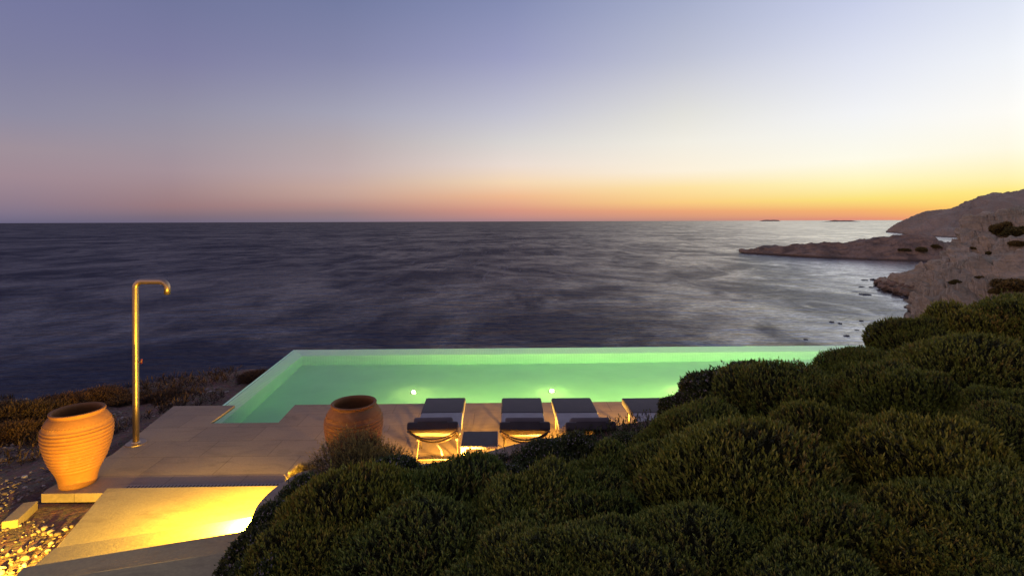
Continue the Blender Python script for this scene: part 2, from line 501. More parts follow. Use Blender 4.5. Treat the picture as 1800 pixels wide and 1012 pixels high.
def mat_steel():
    t = NT('brushed_steel')
    v = t.coord('Object', (40, 40, 1.5))
    f = t.noise(v, 6, 3)
    t.set(col=(0.42, 0.31, 0.21, 1), metal=1.0, rough=t.rng(f, 0.3, 0.7, 0.36, 0.5), normal=t.bump(f, 0.06, 0.002))
    return t.m
M['steel'] = mat_steel()
M['red'] = simple('red_knob', (0.16, 0.02, 0.015), 0.4)
M['frame'] = simple('bronze_frame', (0.13, 0.10, 0.075), 0.35, metal=0.7)
def mat_fabric(name, col, var=0.12):
    t = NT(name)
    v = t.coord()
    w = t.n('ShaderNodeTexWave', {'Vector': v, 'Scale': 120.0, 'Distortion': 1.0, 'Detail': 2.0}, wave_type='BANDS')
    a = t.noise(v, 5, 4)
    t.set(col=t.ramp(a, [(0.3, tuple(c * (1 - var) for c in col)), (0.7, tuple(c * (1 + var) for c in col))]), rough=0.92,
          normal=t.bump(t.math('ADD', w.outputs[1], t.math('MULTIPLY', a, 4.0)), 0.25, 0.004))
    t.p.inputs['Sheen Weight'].default_value = 0.15
    return t.m
M['fabric_light'] = mat_fabric('pale_grey_fabric', (0.27, 0.245, 0.235))
M['fabric_dark'] = mat_fabric('charcoal_fabric', (0.052, 0.041, 0.038))
M['fabric_mid'] = mat_fabric('grey_fabric', (0.12, 0.10, 0.095))
M['table_top'] = simple('table_top', (0.040, 0.031, 0.026), 0.6)
M['table_frame'] = simple('pale_table', (0.55, 0.48, 0.40), 0.5)
M['grate'] = simple('grate', (0.30, 0.235, 0.175), 0.7)
M['slot'] = simple('slot_shadow', (0.07, 0.05, 0.035), 0.9)
def mat_emit(name, col, s):
    t = NT(name)
    t.set(col=(0.8, 0.8, 0.8, 1))
    t.p.inputs['Emission Color'].default_value = (*col, 1)
    t.p.inputs['Emission Strength'].default_value = s
    return t.m
WARM = (1.0, 0.50, 0.07)
M['lens'] = mat_emit('lamp_lens', WARM, 12.0)
M['pool_lens'] = mat_emit('pool_lamp_lens', (1.0, 0.93, 0.55), 14.0)

# ------------------------------------------------------------------ sea, far land
def disc_rings(radii, n, z):
    bm = bmesh.new()
    c = bm.verts.new((0, 0, z))
    prevr = None
    for r in radii:
        ring = [bm.verts.new((r * math.cos(2 * math.pi * k / n), r * math.sin(2 * math.pi * k / n), z)) for k in range(n)]
        for k in range(n):
            if prevr is None:
                bm.faces.new((c, ring[k], ring[(k + 1) % n]))
            else:
                bm.faces.new((prevr[k], ring[k], ring[(k + 1) % n], prevr[(k + 1) % n]))
        prevr = ring
    return bm
tag(obj('sea', disc_rings([200, 1000, 5000, 25000, 120000], 96, SEA), M['sea']), kind='structure')

def resample(pts, n):
    pts = [Vector(p) for p in pts]
    L = [0]
    for a, b in zip(pts, pts[1:]):
        L.append(L[-1] + max((b - a).length, 1e-4))
    out = []
    j = 0
    for i in range(n):
        s = L[-1] * i / (n - 1)
        while j < len(L) - 2 and L[j + 1] < s:
            j += 1
        f = (s - L[j]) / (L[j + 1] - L[j])
        out.append(pts[j].lerp(pts[j + 1], min(max(f, 0), 1)))
    return out
def interp_cols(cs, n):
    """cs: list of lists of 3-D points (one list per column); resample columns evenly by index"""
    out = []
    for i in range(n):
        s = (len(cs) - 1) * i / (n - 1)
        j = min(int(s), len(cs) - 2)
        f = s - j
        out.append([a.lerp(b, f) for a, b in zip(cs[j], cs[j + 1])])
    return out
def loft(name, cols_, ncol, nrow, amp, freq, mats, seed=0, ledge=0.0, jag=0.0):
    cs = interp_cols(cols_, ncol)
    bm = bmesh.new()
    grid = []
    for ci, c in enumerate(cs):
        pts = resample(c, nrow)
        grid.append(pts)
    V = []
    for ci in range(ncol):
        row = []
        for ri in range(nrow):
            p = grid[ci][ri]
            a = grid[min(ci + 1, ncol - 1)][ri] - grid[max(ci - 1, 0)][ri]
            b = grid[ci][min(ri + 1, nrow - 1)] - grid[ci][max(ri - 1, 0)]
            nrm = a.cross(b)
            nrm = nrm.normalized() if nrm.length > 1e-6 else Vector((0, 0, 1))
            if nrm.y > 0 and nrm.z < 0.2: nrm = -nrm
            q = p * freq + Vector((seed * 7.1, 3.3, 1.7))
            d = noise.fractal(q, 0.9, 2.1, 6) * amp
            if ledge:
                d -= abs(noise.noise(Vector((p.x * 0.11 + seed, p.y * 0.11, p.z * 0.03)))) * 2.4 * ledge
                d += ledge * (min(1.0, 1.6 * ((p.z * 0.33 + noise.noise(q * 0.35) * 1.0) % 1.0)) - 0.6) * 1.3
            e = min(ri, nrow - 1 - ri) / 3.0
            row.append(bm.verts.new(p + nrm * d * min(1, 0.35 + e) + Vector((0, 0, jag * noise.noise(q * 4)))))
        V.append(row)
    for i in range(ncol - 1):
        for j in range(nrow - 1):
            bm.faces.new((V[i][j], V[i + 1][j], V[i + 1][j + 1], V[i][j + 1]))
    return obj(name, bm, mats)

def seacol(b, t, dz, back, sink=2.0):
    B = G(b[0], b[1], SEA)
    zb = (B - CAM).dot(Vector((math.sin(YAW), math.cos(YAW), 0)))
    T = D(t[0], t[1], zb + dz)
    f = Vector((math.sin(YAW), math.cos(YAW), 0)) * 1.0
    dirn = Vector((T.x, T.y, 0)).normalized()
    B0 = B.copy(); B0.z -= sink
    T2 = T + dirn * back * 0.5; T2.z = SEA + (T.z - SEA) * 0.9
    K = T + dirn * back; K.z = SEA - sink
    return [B0, B.lerp(T, 0.02), T, T2, K]

# far hill
hc = [((1556, 408), (1557, 407), 5, 60), ((1576, 410), (1577, 397), 60, 200), ((1596, 412), (1596, 389), 90, 300), ((1627, 414), (1628, 380), 150, 400),
      ((1660, 417), (1682, 364), 200, 500), ((1690, 418), (1716, 353), 260, 600), ((1715, 420), (1745, 339.5), 300, 600), ((1760, 421), (1765, 337.5), 320, 600),
      ((1800, 422), (1800, 332), 330, 600), ((1900, 424), (1900, 321), 350, 600), ((2100, 428), (2100, 305), 350, 600)]
tag(loft('hill', [seacol(*c) for c in hc], 260, 60, 14.0, 0.012, M['hill'], 1, jag=1.2), kind='structure')
# low headland in the bay
hd = [((1301, 444), (1302, 441.5), 2, 8), ((1309, 446), (1309, 438), 4, 14), ((1340, 447.5), (1340, 435), 8, 25), ((1386, 450), (1386, 433), 10, 40),
      ((1412, 451.5), (1414, 431), 12, 50), ((1465, 454.5), (1466, 426), 14, 60), ((1500, 456), (1500, 423.5), 16, 60), ((1540, 458), (1540, 420), 18, 60),
      ((1575, 459), (1572, 416), 18, 60), ((1602, 460), (1602, 414), 18, 60), ((1636, 461), (1638, 412.5), 20, 50), ((1650, 461.5), (1650, 419), 20, 50), ((1662, 462), (1660, 425), 20, 50), ((1690, 463), (1690, 431), 20, 60), ((1760, 466), (1760, 438), 20, 60)]
tag(loft('headland', [seacol(*c) for c in hd], 240, 44, 2.6, 0.06, M['headland'], 2, ledge=0.5, jag=0.35), kind='structure')
# near cliff
cc = [((1541, 499), (1542, 493), 3, 8), ((1552, 503), (1556, 489), 6, 14), ((1565, 508), (1568, 486.5), 8, 20), ((1580, 513), (1590, 484), 10, 20), ((1597, 517), (1612, 480.5), 12, 25),
      ((1606, 520), (1630, 475), 14, 30), ((1604, 528), (1644, 464), 18, 30), ((1600, 537), (1663, 446), 22, 40), ((1597, 546), (1690, 431), 26, 40), ((1588, 566), (1701, 418), 32, 40),
      ((1580, 590), (1703, 398), 40, 40), ((1575, 620), (1707, 381), 50, 50), ((1575, 650), (1731, 376), 62, 60), ((1590, 700), (1765, 374), 72, 60), ((1620, 760), (1800, 372), 80, 60), ((1700, 860), (1950, 364), 85, 60), ((1800, 960), (2150, 360), 85, 60)]
tag(loft('cliff', [seacol(*c) for c in cc], 300, 90, 3.0, 0.09, M['cliff'], 3, ledge=1.0, jag=0.5), kind='structure')
# islands on the horizon
def island(px0, px1, ytop, dist, label_kind):
    a, b = D(px0, 388, dist), D(px1, 388, dist)
    n = 24
    cs = []
    for i in range(n):
        f = i / (n - 1)
        p = a.lerp(b, f)
        hh = HC - (ytop - (388.7 - (p.x / dist) * 3.0)) / FPX * dist - SEA
        e = min(1, 4 * f, 4 * (1 - f)) ** 0.7 * (0.75 + 0.35 * noise.noise(Vector((f * 5, dist * 0.01, 0))))
        z = SEA + max(hh, 4) * e
        cs.append([Vector((p.x, p.y - 60, SEA - 3)), Vector((p.x, p.y, z)), Vector((p.x, p.y + 200, SEA - 3))])
    return tag(loft('island', cs, 60, 9, 2.0, 0.01, M['hill'], 5), kind='structure')
island(1449, 1512, 386.2, 9000, '')
island(1336, 1372, 384.9, 16000, '')

# rocks in the sea
def rock_mesh(seed):
    bm = bmesh.new()
    bmesh.ops.create_icosphere(bm, subdivisions=3, radius=1.0)
    for v in bm.verts:
        q = v.co * 1.3 + Vector((seed * 9.0, 0, 0))
        k = 1 + 0.45 * noise.fractal(q, 1.0, 2.0, 4) + 0.2 * (noise.noise(q * 0.7) > 0.1)
        v.co *= k
        if v.co.z > 0.5: v.co.z = 0.5 + (v.co.z - 0.5) * 0.3
    me = bpy.data.meshes.new('sea_rock')
    bm.to_mesh(me); bm.free()
    me.materials.append(M['rock'])
    return me
rms = [rock_mesh(i) for i in range(4)]
rocks = [  # px, py, half width px, height ratio, label
    (1524, 518, 10, 0.35, 'largest flat dark rock lying in the water off the cliff spit'),
    (1593, 523, 10, 0.45, 'dark rock at the waterline right under the pale cliff foot'),
    (1519, 492.5, 4.5, 0.5, 'dark rock awash just left of the spit tip'),
    (1534, 492, 4, 0.9, 'upright dark boulder touching the tip of the spit'),
    (1514.5, 504.5, 4, 0.5, 'small dark rock between the spit tip and the largest flat rock'),
    (1532, 505, 4, 0.5, 'small dark rock close below the boulders of the spit'),
    (1503, 513, 6, 0.2, 'thin flat rock barely awash, left of the largest flat rock'),
    (1462, 566, 3.6, 0.7, 'left one of the pair of dark rocks beyond the pool end'),
    (1475.6, 568.5, 3.6, 0.6, 'right one of the pair of dark rocks beyond the pool end'),
    (1416, 596.5, 3.6, 0.6, 'lone dark rock in the water right above the far pool edge'),
    (1299.5, 440, 5.5, 0.25, 'low black rock off the tip of the headland'),
    (1514, 564, 3.4, 0.6, None), (1530, 571, 4.5, 0.5, None), (1541, 578, 4.6, 0.6, None), (1551, 569, 3.5, 0.6, None),
    (1506.6, 580, 3.5, 0.4, None), (1488, 590, 4.2, 0.6, None), (1523, 579, 2.4, 0.6, None), (1538, 566, 2.2, 0.6, None),
]
for i, (px, py, hw, hr, lab) in enumerate(rocks):
    p = G(px, py, SEA)
    dist = p.y
    s = hw / FPX * dist
    o = bpy.data.objects.new('sea_rock', rms[i % 4])
    COL.objects.link(o)
    o.location = (p.x, p.y, SEA - 0.1 * s)
    o.scale = (s, s * 0.9, s * hr * 1.2)
    o.rotation_euler = (0, 0, i * 1.3)
    tag(o, lab or 'small dark rock awash in the scattered cluster beside the shrub slope', 'rock', 'dark rocks in the sea below the cliff')

rng0 = random.Random(4)
bms = []
for i in range(3):
    me = rms[i].copy(); me.name = 'boulder'; me.materials.clear(); me.materials.append(M['headland']); bms.append(me)
for i, (px, py, hw) in enumerate([(1543, 496, 6), (1553, 499, 7), (1548, 503, 5), (1560, 506, 7), (1570, 508, 6), (1566, 500, 7), (1578, 511, 7), (1588, 514, 6), (1585, 505, 8), (1598, 517, 7), (1575, 496, 7), (1600, 508, 8)]):
    q = G(px, py + 2, SEA)
    sc_ = hw / FPX * q.y
    o = bpy.data.objects.new('boulder', bms[i % 3])
    COL.objects.link(o)
    d_ = ray(px, py)
    o.location = CAM + d_ * (q.y * 0.985)
    o.scale = (sc_, sc_, sc_ * 0.8)
    o.rotation_euler = (rng0.random(), rng0.random(), rng0.random() * 6)
    tag(o, 'brown boulder in the jumble along the edge of the cliff spit', 'boulder', 'boulders along the cliff spit')

# ------------------------------------------------------------------ ground by the terrace
def gz(x, y):
    ye = 11.3 + max(0.0, x + 9.2) * 0.62
    ye = min(ye, 14.9)
    z = -0.12 - 0.035 * max(0.0, -6.0 - x) - 0.03 * max(0.0, y - 9.0)
    z += 0.10 * noise.noise(Vector((x * 0.5, y * 0.5, 3))) * min(1, max(0, (-5.9 - x)) * 1.5) + 0.02 * noise.noise(Vector((x * 3, y * 3, 1)))
    if x > -5.2 and y > 8.5:
        z -= 1.75 * min(1.0, (x + 5.2) * 6) * min(1.0, (y - 8.5) * 6)
    elif x > -5.9 and y > 6.7:
        z -= 0.08
    if y > ye:
        z -= (y - ye) * 1.15 + 0.12 * (noise.noise(Vector((x, y, 9))))
    if x < -15:
        z -= (-15 - x) * 0.5
    if y < 2: z -= 0
    return max(z, SEA - 1)
def heightfield(name, x0, x1, nx, y0, y1, ny, f, m, keep=None, ys=None):
    bm = bmesh.new()
    V = {}
    for j in range(ny):
        for i in range(nx):
            x = x0 + (x1 - x0) * i / (nx - 1)
            y = y0 + (y1 - y0) * j / (ny - 1) if ys is None else ys[j]
            V[i, j] = bm.verts.new((x, y, f(x, y)))
    for j in range(ny - 1):
        for i in range(nx - 1):
            q = (V[i, j], V[i + 1, j], V[i + 1, j + 1], V[i, j + 1])
            if keep is None or keep(sum(v.co.x for v in q) / 4, sum(v.co.y for v in q) / 4):
                bm.faces.new(q)
    for v in [v for v in bm.verts if not v.link_faces]:
        bm.verts.remove(v)
    return obj(name, bm, m, smooth=True)
ys = list(np.arange(-8, 16.5, 0.14)) + list(np.arange(16.5, 40, 1.0))
tag(heightfield('ground', -32, 30, 440, 0, 0, len(ys), gz, M['ground'], ys=ys), kind='structure')

# pebbles
def pebbles():
    rng = np.random.default_rng(3)
    ico = bmesh.new(); bmesh.ops.create_icosphere(ico, subdivisions=1, radius=1)
    bv = np.array([v.co[:] for v in ico.verts]); bf = np.array([[v.index for v in f.verts] for f in ico.faces]); ico.free()
    P = []; 
    k = 0
    while k < 9500:
        x = rng.uniform(-12, -4.0); y = rng.uniform(3.4, 11.5)
        if x > -5.75 and y > 6.3: continue
        if x > -5.0 + 0.0 * y and y > 6.2: continue
        if rng.random() > 0.25 + 0.75 * (noise.noise(Vector((x * 0.7, y * 0.7, 0))) > -0.1): continue
        P.append((x, y)); k += 1
    n = len(P)
    s = rng.lognormal(math.log(0.016), 0.5, n).clip(0.006, 0.045)
    co = np.zeros((n, len(bv), 3)); 
    for i, (x, y) in enumerate(P):
        d = bv * (1 + 0.25 * rng.standard_normal((len(bv), 1))) * np.array([1, rng.uniform(.6, 1), rng.uniform(.45, .8)]) * s[i]
        a = rng.uniform(0, 6.28)
        c, sn = math.cos(a), math.sin(a)
        d = d @ np.array([[c, sn, 0], [-sn, c, 0], [0, 0, 1]])
        co[i] = d + np.array([x, y, gz(x, y) + s[i] * 0.25])
    f = (bf[None] + (np.arange(n) * len(bv))[:, None, None]).reshape(-1, 3)
    return raw_mesh('pebbles', co.reshape(-1, 3), f)
def raw_mesh(name, co, faces, mat_idx=None, tint=None):
    me = bpy.data.meshes.new(name)
    nf, k = faces.shape
    me.vertices.add(len(co)); me.vertices.foreach_set('co', np.ascontiguousarray(co, dtype=np.float32).ravel())
    me.loops.add(nf * k); me.loops.foreach_set('vertex_index', np.ascontiguousarray(faces, dtype=np.int32).ravel())
    me.polygons.add(nf); me.polygons.foreach_set('loop_start', np.arange(0, nf * k, k, dtype=np.int32))
    if mat_idx is not None:
        me.polygons.foreach_set('material_index', mat_idx.astype(np.int32))
    me.update(calc_edges=True)
    if tint is not None:
        a = me.attributes.new('tint', 'FLOAT', 'POINT')
        a.data.foreach_set('value', np.ascontiguousarray(tint[:, 0], dtype=np.float32))
        a = me.attributes.new('tip', 'FLOAT', 'POINT')
        a.data.foreach_set('value', np.ascontiguousarray(tint[:, 1], dtype=np.float32))
    return me
tag(obj('pebbles', pebbles(), M['pebble']), 'pale and brown pebbles scattered over the stony earth left of the steps', 'pebbles', kind='stuff')

# ------------------------------------------------------------------ terrace paving, pool
WATER_Z = -0.02
pA = G(305, 713); pB = G(410, 714); pC = G(370, 743); pD = G(489, 742); pE = G(519, 710)
pF = G(1090, 706)
yb = (pE.y + pF.y) / 2
XR = 10.5
LX0, LX1 = G(197, 798).x, G(82, 859).x
FY = G(120, 867).y                     # front edge of the terrace
deck_left = [(pA.x, pA.y), (LX0, G(197, 798).y), (G(82, 859).x, G(82, 859).y), (G(56, 877).x, FY)]
poly = [(G(56, 877).x, FY), (XR, FY), (XR, yb + 0.0), (pE.x, yb), (pD.x, pD.y), (pC.x, pD.y), (pB.x, pA.y), (pA.x, pA.y),
        (LX0, G(197, 798).y), (G(82, 859).x, G(82, 859).y)]
bm = prism(bmesh.new(), poly, -0.11, 0.0)
tag(obj('terrace_paving', bevel_all(bm, 0.006, 1), M['paving']), kind='structure')

# pool: points of the rim
oFL = G(516, 613.0); oNL = G(389, 711)
iFL = G(535, 622.3) + Vector((-0.1, 0.14, 0)); iNL = G(404, 729) + Vector((-0.1, 0, 0))
oFR = Vector((XR, G(1465, 606).y + 0.06, 0))
pool = empty('swimming_pool', ((oFL.x + XR) / 2, (oFL.y + yb) / 2, -1.15))
PL = pool.location.copy()
def loc(p): return (p[0] - PL.x, p[1] - PL.y)
def part(name, bm, m, parent, smooth=False):
    """bm given in world space, moved into the parent's space"""
    bmesh.ops.translate(bm, verts=bm.verts, vec=-Vector(parent.matrix_basis.translation))
    return obj(name, bm, m, parent, smooth)
FLOOR = -1.12
def line_x(a, b, y):                   # x on the line a-b at given y
    return a.x + (b.x - a.x) * (y - a.y) / (b.y - a.y)
y_near = pD.y + 0.02
inner = [(line_x(iFL, iNL, iFL.y), iFL.y), (line_x(iFL, iNL, y_near), y_near)]
# far rim and left rim as solid walls with a tiled, slightly sunk top
def wall_prism(quad_in, quad_out, z0, zi, zo):
    bm = bmesh.new()
    (a, b), (c, d) = quad_in, quad_out     # a-b inner edge, c-d outer edge
    v = [bm.verts.new(x) for x in ((a[0], a[1], z0), (b[0], b[1], z0), (d[0], d[1], z0), (c[0], c[1], z0),
                                   (a[0], a[1], zi), (b[0], b[1], zi), (d[0], d[1], zo), (c[0], c[1], zo))]
    for f in ((0, 1, 2, 3), (4, 7, 6, 5), (0, 4, 5, 1), (1, 5, 6, 2), (2, 6, 7, 3), (3, 7, 4, 0)):
        bm.faces.new([v[i] for i in f])
    return bm
RZ_I, RZ_O = -0.24, -0.026
iFR = (XR, oFR.y - (oFL.y - iFL.y))
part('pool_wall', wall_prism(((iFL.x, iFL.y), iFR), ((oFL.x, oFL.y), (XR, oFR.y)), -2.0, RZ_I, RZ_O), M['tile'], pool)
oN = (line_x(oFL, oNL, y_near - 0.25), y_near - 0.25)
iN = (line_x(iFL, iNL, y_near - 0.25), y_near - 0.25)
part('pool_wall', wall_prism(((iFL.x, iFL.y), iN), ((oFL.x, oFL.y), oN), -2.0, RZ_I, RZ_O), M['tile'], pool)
# near walls under the paving edge
part('pool_wall', prism(bmesh.new(), [(pE.x, yb - 0.3), (XR, yb - 0.3), (XR, yb - 0.03), (pE.x - 0.03, yb - 0.03), (pD.x - 0.03, y_near - 0.27), (pD.x + 0.25, y_near - 0.27)], -2.0, -0.115), M['tile'], pool)
part('pool_wall', prism(bmesh.new(), [(iN[0] - 0.2, y_near - 0.3), (pD.x - 0.03, y_near - 0.3), (pD.x - 0.03, y_near - 0.03), (iN[0] - 0.2, y_near - 0.03)], -2.0, -0.115), M['tile'], pool)
part('pool_floor', prism(bmesh.new(), [(oFL.x - 0.2, y_near - 0.3), (XR, y_near - 0.3), (XR, oFR.y - 0.1), (oFL.x - 0.2, oFL.y - 0.1)], FLOOR - 0.2, FLOOR), M['pool_floor'], pool)
# water body (overlaps the solid walls so that every lit surface lies inside it)
e = 0.03
wp = [(oFL.x + 0.06, oFL.y - 0.05), (line_x(oFL, oNL, y_near - 0.12) + 0.06, y_near - 0.12), (pD.x - 0.0 , y_near - 0.12), (pE.x, yb - 0.12), (XR - 0.03, yb - 0.12), (XR - 0.03, oFR.y - 0.05)]
tag(obj('pool_water', prism(bmesh.new(), wp, FLOOR - 0.1, WATER_Z), M['water']), kind='structure')

def light(name, kind, loc_, power, color, size=0.1, parent=None, direction=None, spot=None, blend=0.5):
    d = bpy.data.lights.new(name, kind)
    d.energy = power
    d.color = color
    if kind == 'AREA':
        d.shape = 'DISK'; d.size = size
    else:
        d.shadow_soft_size = size
    if kind == 'SPOT':
        d.spot_size = R(spot); d.spot_blend = blend
    o = bpy.data.objects.new(name, d)
    COL.objects.link(o)
    o.location = Vector(loc_) - (Vector(parent.location) if parent else Vector())
    if direction is not None:
        o.rotation_euler = Vector(direction).to_track_quat('-Z', 'Y').to_euler()
    o.parent = parent
    return o
# floor lamps (seen as bright dots) and unseen fill lights added along the near pool wall
POOLCOL = (1.0, 0.88, 0.28)
from math import sqrt
for px, py in ((727, 690), (970, 688), (1197, 686)):
    d = ray(px, py)
    s = CAM + d * ((WATER_Z - HC) / d.z)
    dn = d.normalized()
    n = Vector((0, 0, 1)); eta = 1 / 1.33; ci = -dn.dot(n)
    tdir = dn * eta + n * (eta * ci - sqrt(1 - eta * eta * (1 - ci * ci)))
    p = s + tdir * ((FLOOR + 0.03 - s.z) / tdir.z)
    b = bmesh.new()
    lathe(b, [(0.0005, 0.0), (0.065, 0.0), (0.065, 0.02), (0.05, 0.032), (0.045, 0.03)], 24)
    bmesh.ops.translate(b, verts=b.verts, vec=(p.x, p.y, FLOOR))
    hs = part('pool_lamp', b, M['steel'], pool)
    b = bmesh.new()
    lathe(b, [(0.045, 0.03), (0.03, 0.038), (0.0005, 0.042)], 20)
    bmesh.ops.translate(b, verts=b.verts, vec=(p.x, p.y, FLOOR))
    bmesh.ops.translate(b, verts=b.verts, vec=-PL)
    obj('lens', b, M['pool_lens'], hs)
    light('pool_lamp_glow', 'POINT', (p.x, p.y, FLOOR + 0.12), 9, POOLCOL, 0.03, pool)
for x in (-1.1, 1.1, 3.3, 5.5, 7.7):
    light('pool_fill_light', 'AREA', (x, yb - 0.015, -0.42), 72 + 2 * x, POOLCOL, 0.16, pool, (0, 1, -0.16))

# slotted drain along the terrace front
bm = bmesh.new(); sl = bmesh.new()
gx0, gx1 = -4.7, -2.2
gy = FY + 0.10
box(bm, ((gx0 + gx1) / 2, gy, 0.004), (gx1 - gx0, 0.17, 0.006))
x = gx0 + 0.03
while x < gx1 - 0.02:
    box(sl, (x, gy, 0.0085), (0.018, 0.13, 0.002))
    x += 0.045
dr = empty('drain_grate', ((gx0 + gx1) / 2, gy, 0))
part('grate_frame', bm, M['grate'], dr); part('slots', sl, M['slot'], dr)
tag(dr, 'narrow slotted stone drain along the terrace edge above the lit step', 'drain')

# ------------------------------------------------------------------ steps
st = empty('stone_steps', (-3.2, 5.0, 0))
def step(poly, z, h=0.17):
    b = prism(bmesh.new(), [(p[0], p[1]) for p in poly], z - h, z)
    part('step', bevel_all(b, 0.012, 2), M['step'], st)
XW = -1.9
A1, A2, A3 = G(188, 857, .15), G(505, 852, .15), G(112, 966, .15)
step([(A3.x, A3.y - 0.3), (XW, A3.y - 0.1), (XW, A2.y), (A1.x, A1.y)], 0.15, 0.26)
B1, B2, B3 = G(95, 962, .30), G(341, 923, .30), G(72, 990, .30)
sl_ = (B2.y - B1.y) / (B2.x - B1.x)
step([(B3.x, B3.y - 0.3), (XW, B3.y + 0.2), (XW, B2.y + (XW - B2.x) * sl_), (B1.x, B1.y)], 0.30, 0.30)
C1, C2 = G(40, 996, .45), G(455, 928, .45)
sl_ = (C2.y - C1.y) / (C2.x - C1.x)
C0 = (C1.x + 0.25, C1.y - 0.75)
step([C0, (XW, 4.0), (XW, C2.y + (XW - C2.x) * sl_), (C1.x, C1.y)], 0.45, 0.5)
E1, E2 = G(128, 1010, .60), G(450, 961, .60)
sl_ = (E2.y - E1.y) / (E2.x - E1.x)
E0 = (E1.x - 0.45, E1.y - 0.45 * sl_)
step([(E0[0] + 0.9, 1.2), (XW, 1.2), (XW, E2.y + (XW - E2.x) * sl_), E0], 0.60, 0.65)
tag(st, 'wide warm-lit stone steps rising from the terrace at lower left', 'steps')
# kerb stones beside the pot
kb = bmesh.new()
k0, k1 = G(64, 872, 0.0), G(28, 908, -0.02)
dv = (k1 - k0); dv.z = 0
box(kb, (k0 + k1) / 2 + Vector((0, -0.08, -0.09)), (0.15, dv.length, 0.16), Matrix.Rotation(math.atan2(dv.y, dv.x) - R(90), 4, 'Z'), 0.012)
tag(obj('kerb_stone', kb, M['step']), 'short pale kerb stone lying in the gravel beside the left pot', 'kerb stone')

# ------------------------------------------------------------------ planter wall
WALL = [(-1.75, 1.0), (-1.9, 3.6), (-2.15, 4.6), (-2.32, 5.2), (-2.36, 5.7), (-2.32, 6.05), (-2.1, 6.2), (-1.2, 6.22), (-0.55, 6.32), (-0.1, 6.62), (0.35, 6.9), (0.8, 7.0), (1.6, 7.12), (2.6, 7.2), (4.0, 7.7), (6.0, 8.5), (9.0, 9.4), (14, 10.3)]
def smooth_line(pts, it=3):
    pts = [Vector((p[0], p[1], 0)) for p in pts]
    for _ in range(it):
        q = [pts[0]]
        for a, b in zip(pts, pts[1:]):
            q += [a.lerp(b, 0.25), a.lerp(b, 0.75)]
        q.append(pts[-1]); pts = q
    return pts
WL = smooth_line(WALL)
def offset(pts, d):
    out = []
    for i, p in enumerate(pts):
        t = (pts[min(i + 1, len(pts) - 1)] - pts[max(i - 1, 0)]).normalized()
        out.append(p + Vector((-t.y, t.x, 0)) * d)
    return out
def wtop(p):
    return 0.46 + 0.14 * min(1.0, max(0.0, (5.9 - p.y) / 0.8)) if p.x < -1.7 else 0.46
def strip_wall(pts, d0, d1, z0, z1):
    bm = bmesh.new()
    a, b = offset(pts, d0), offset(pts, d1)
    rows = []
    for w, p, q in zip(pts, a, b):
        k = wtop(w) - 0.46
        zz0 = z0 + (k if z0 > 0.3 else 0)
        zz1 = z1 + k
        rows.append([bm.verts.new((p.x, p.y, zz0)), bm.verts.new((p.x, p.y, zz1)), bm.verts.new((q.x, q.y, zz1)), bm.verts.new((q.x, q.y, zz0))])
    for r0, r1 in zip(rows, rows[1:]):
        for k in range(4):
            bm.faces.new((r0[k], r1[k], r1[(k + 1) % 4], r0[(k + 1) % 4]))
    bm.faces.new(rows[0]); bm.faces.new(rows[-1][::-1])
    return bm
pw = empty('planter_wall', (0, 6.8, 0))
part('wall_face', strip_wall(WL, 0.0, -0.20, -0.15, 0.46), M['wall'], pw)
part('wall_cap', bevel_all(strip_wall(WL, 0.02, -0.22, 0.46, 0.50), 0.006, 1), M['wall'], pw)
tag(pw, 'low curved stone retaining wall between the lounger terrace and the shrubs', 'wall')

def wall_light(pos, d, power, label, size=0.07, kind='AREA', spot=120, col=None):
    d = Vector(d).normalized()
    r = empty('wall_light', pos)
    q = d.to_track_quat('Z', 'Y').to_matrix().to_4x4()
    b = bmesh.new(); lathe(b, [(0.001, -0.03), (0.055, -0.03), (0.055, 0.0), (0.042, 0.004), (0.042, -0.004)], 20); b.transform(q)
    obj('housing', b, M['steel'], r)
    b = bmesh.new(); lathe(b, [(0.042, -0.003), (0.0005, -0.002)], 20); b.transform(q)
    obj('lens', b, M['lens'], r)
    light('wall_light_glow', kind, Vector(pos) + d * 0.02, power, col or WARM, size, r, d, spot, 0.5)
    tag(r, label, 'light', 'small recessed lights in the planter wall')
    return r
def wall_at(x=None, y=None):
    for a, b in zip(WL, WL[1:]):
        if (y is not None and a.y <= y <= b.y) or (x is not None and a.y > 6.1 and a.x <= x <= b.x):
            t = (b - a).normalized()
            return a.lerp(b, (x - a.x) / (b.x - a.x) if y is None else (y - a.y) / (b.y - a.y)), Vector((-t.y, t.x, 0))
for x, pwr, nm in ((-0.75, 40, 'below the first lounger'), (-0.1, 40, 'beside the side table'), (0.62, 45, 'below the second lounger'), (1.5, 45, 'below the third lounger'), (2.5, 45, 'below the fourth lounger')):
    p, n = wall_at(x)
    wall_light((p.x + n.x * 0.004, p.y + n.y * 0.004, 0.19), n + Vector((0, 0, -0.42)), pwr * 30, 'small warm round light recessed in the planter wall ' + nm, 0.03, 'SPOT', 88)
p, n = wall_at(y=5.42)
wall_light(p + n * 0.035 + Vector((0, 0, 0.42)), (-1, -0.02, -0.25), 400, 'small warm round light in the wall shining across the lit step', 0.05, col=(1.0, 0.60, 0.05))
p, n = wall_at(y=6.0)
wall_light(p + n * 0.035 + Vector((0, 0, 0.30)), n + Vector((0, 0.7, 0.15)), 40, 'small warm round light at the wall corner beside the dry bush')
p = G(30, 1006, 0.05)
wall_light((-4.60, 4.74, 0.10), (-0.35, 1, -0.55), 190, 'small warm round light low in the gravel at the bottom left corner', col=(1.0, 0.60, 0.05))

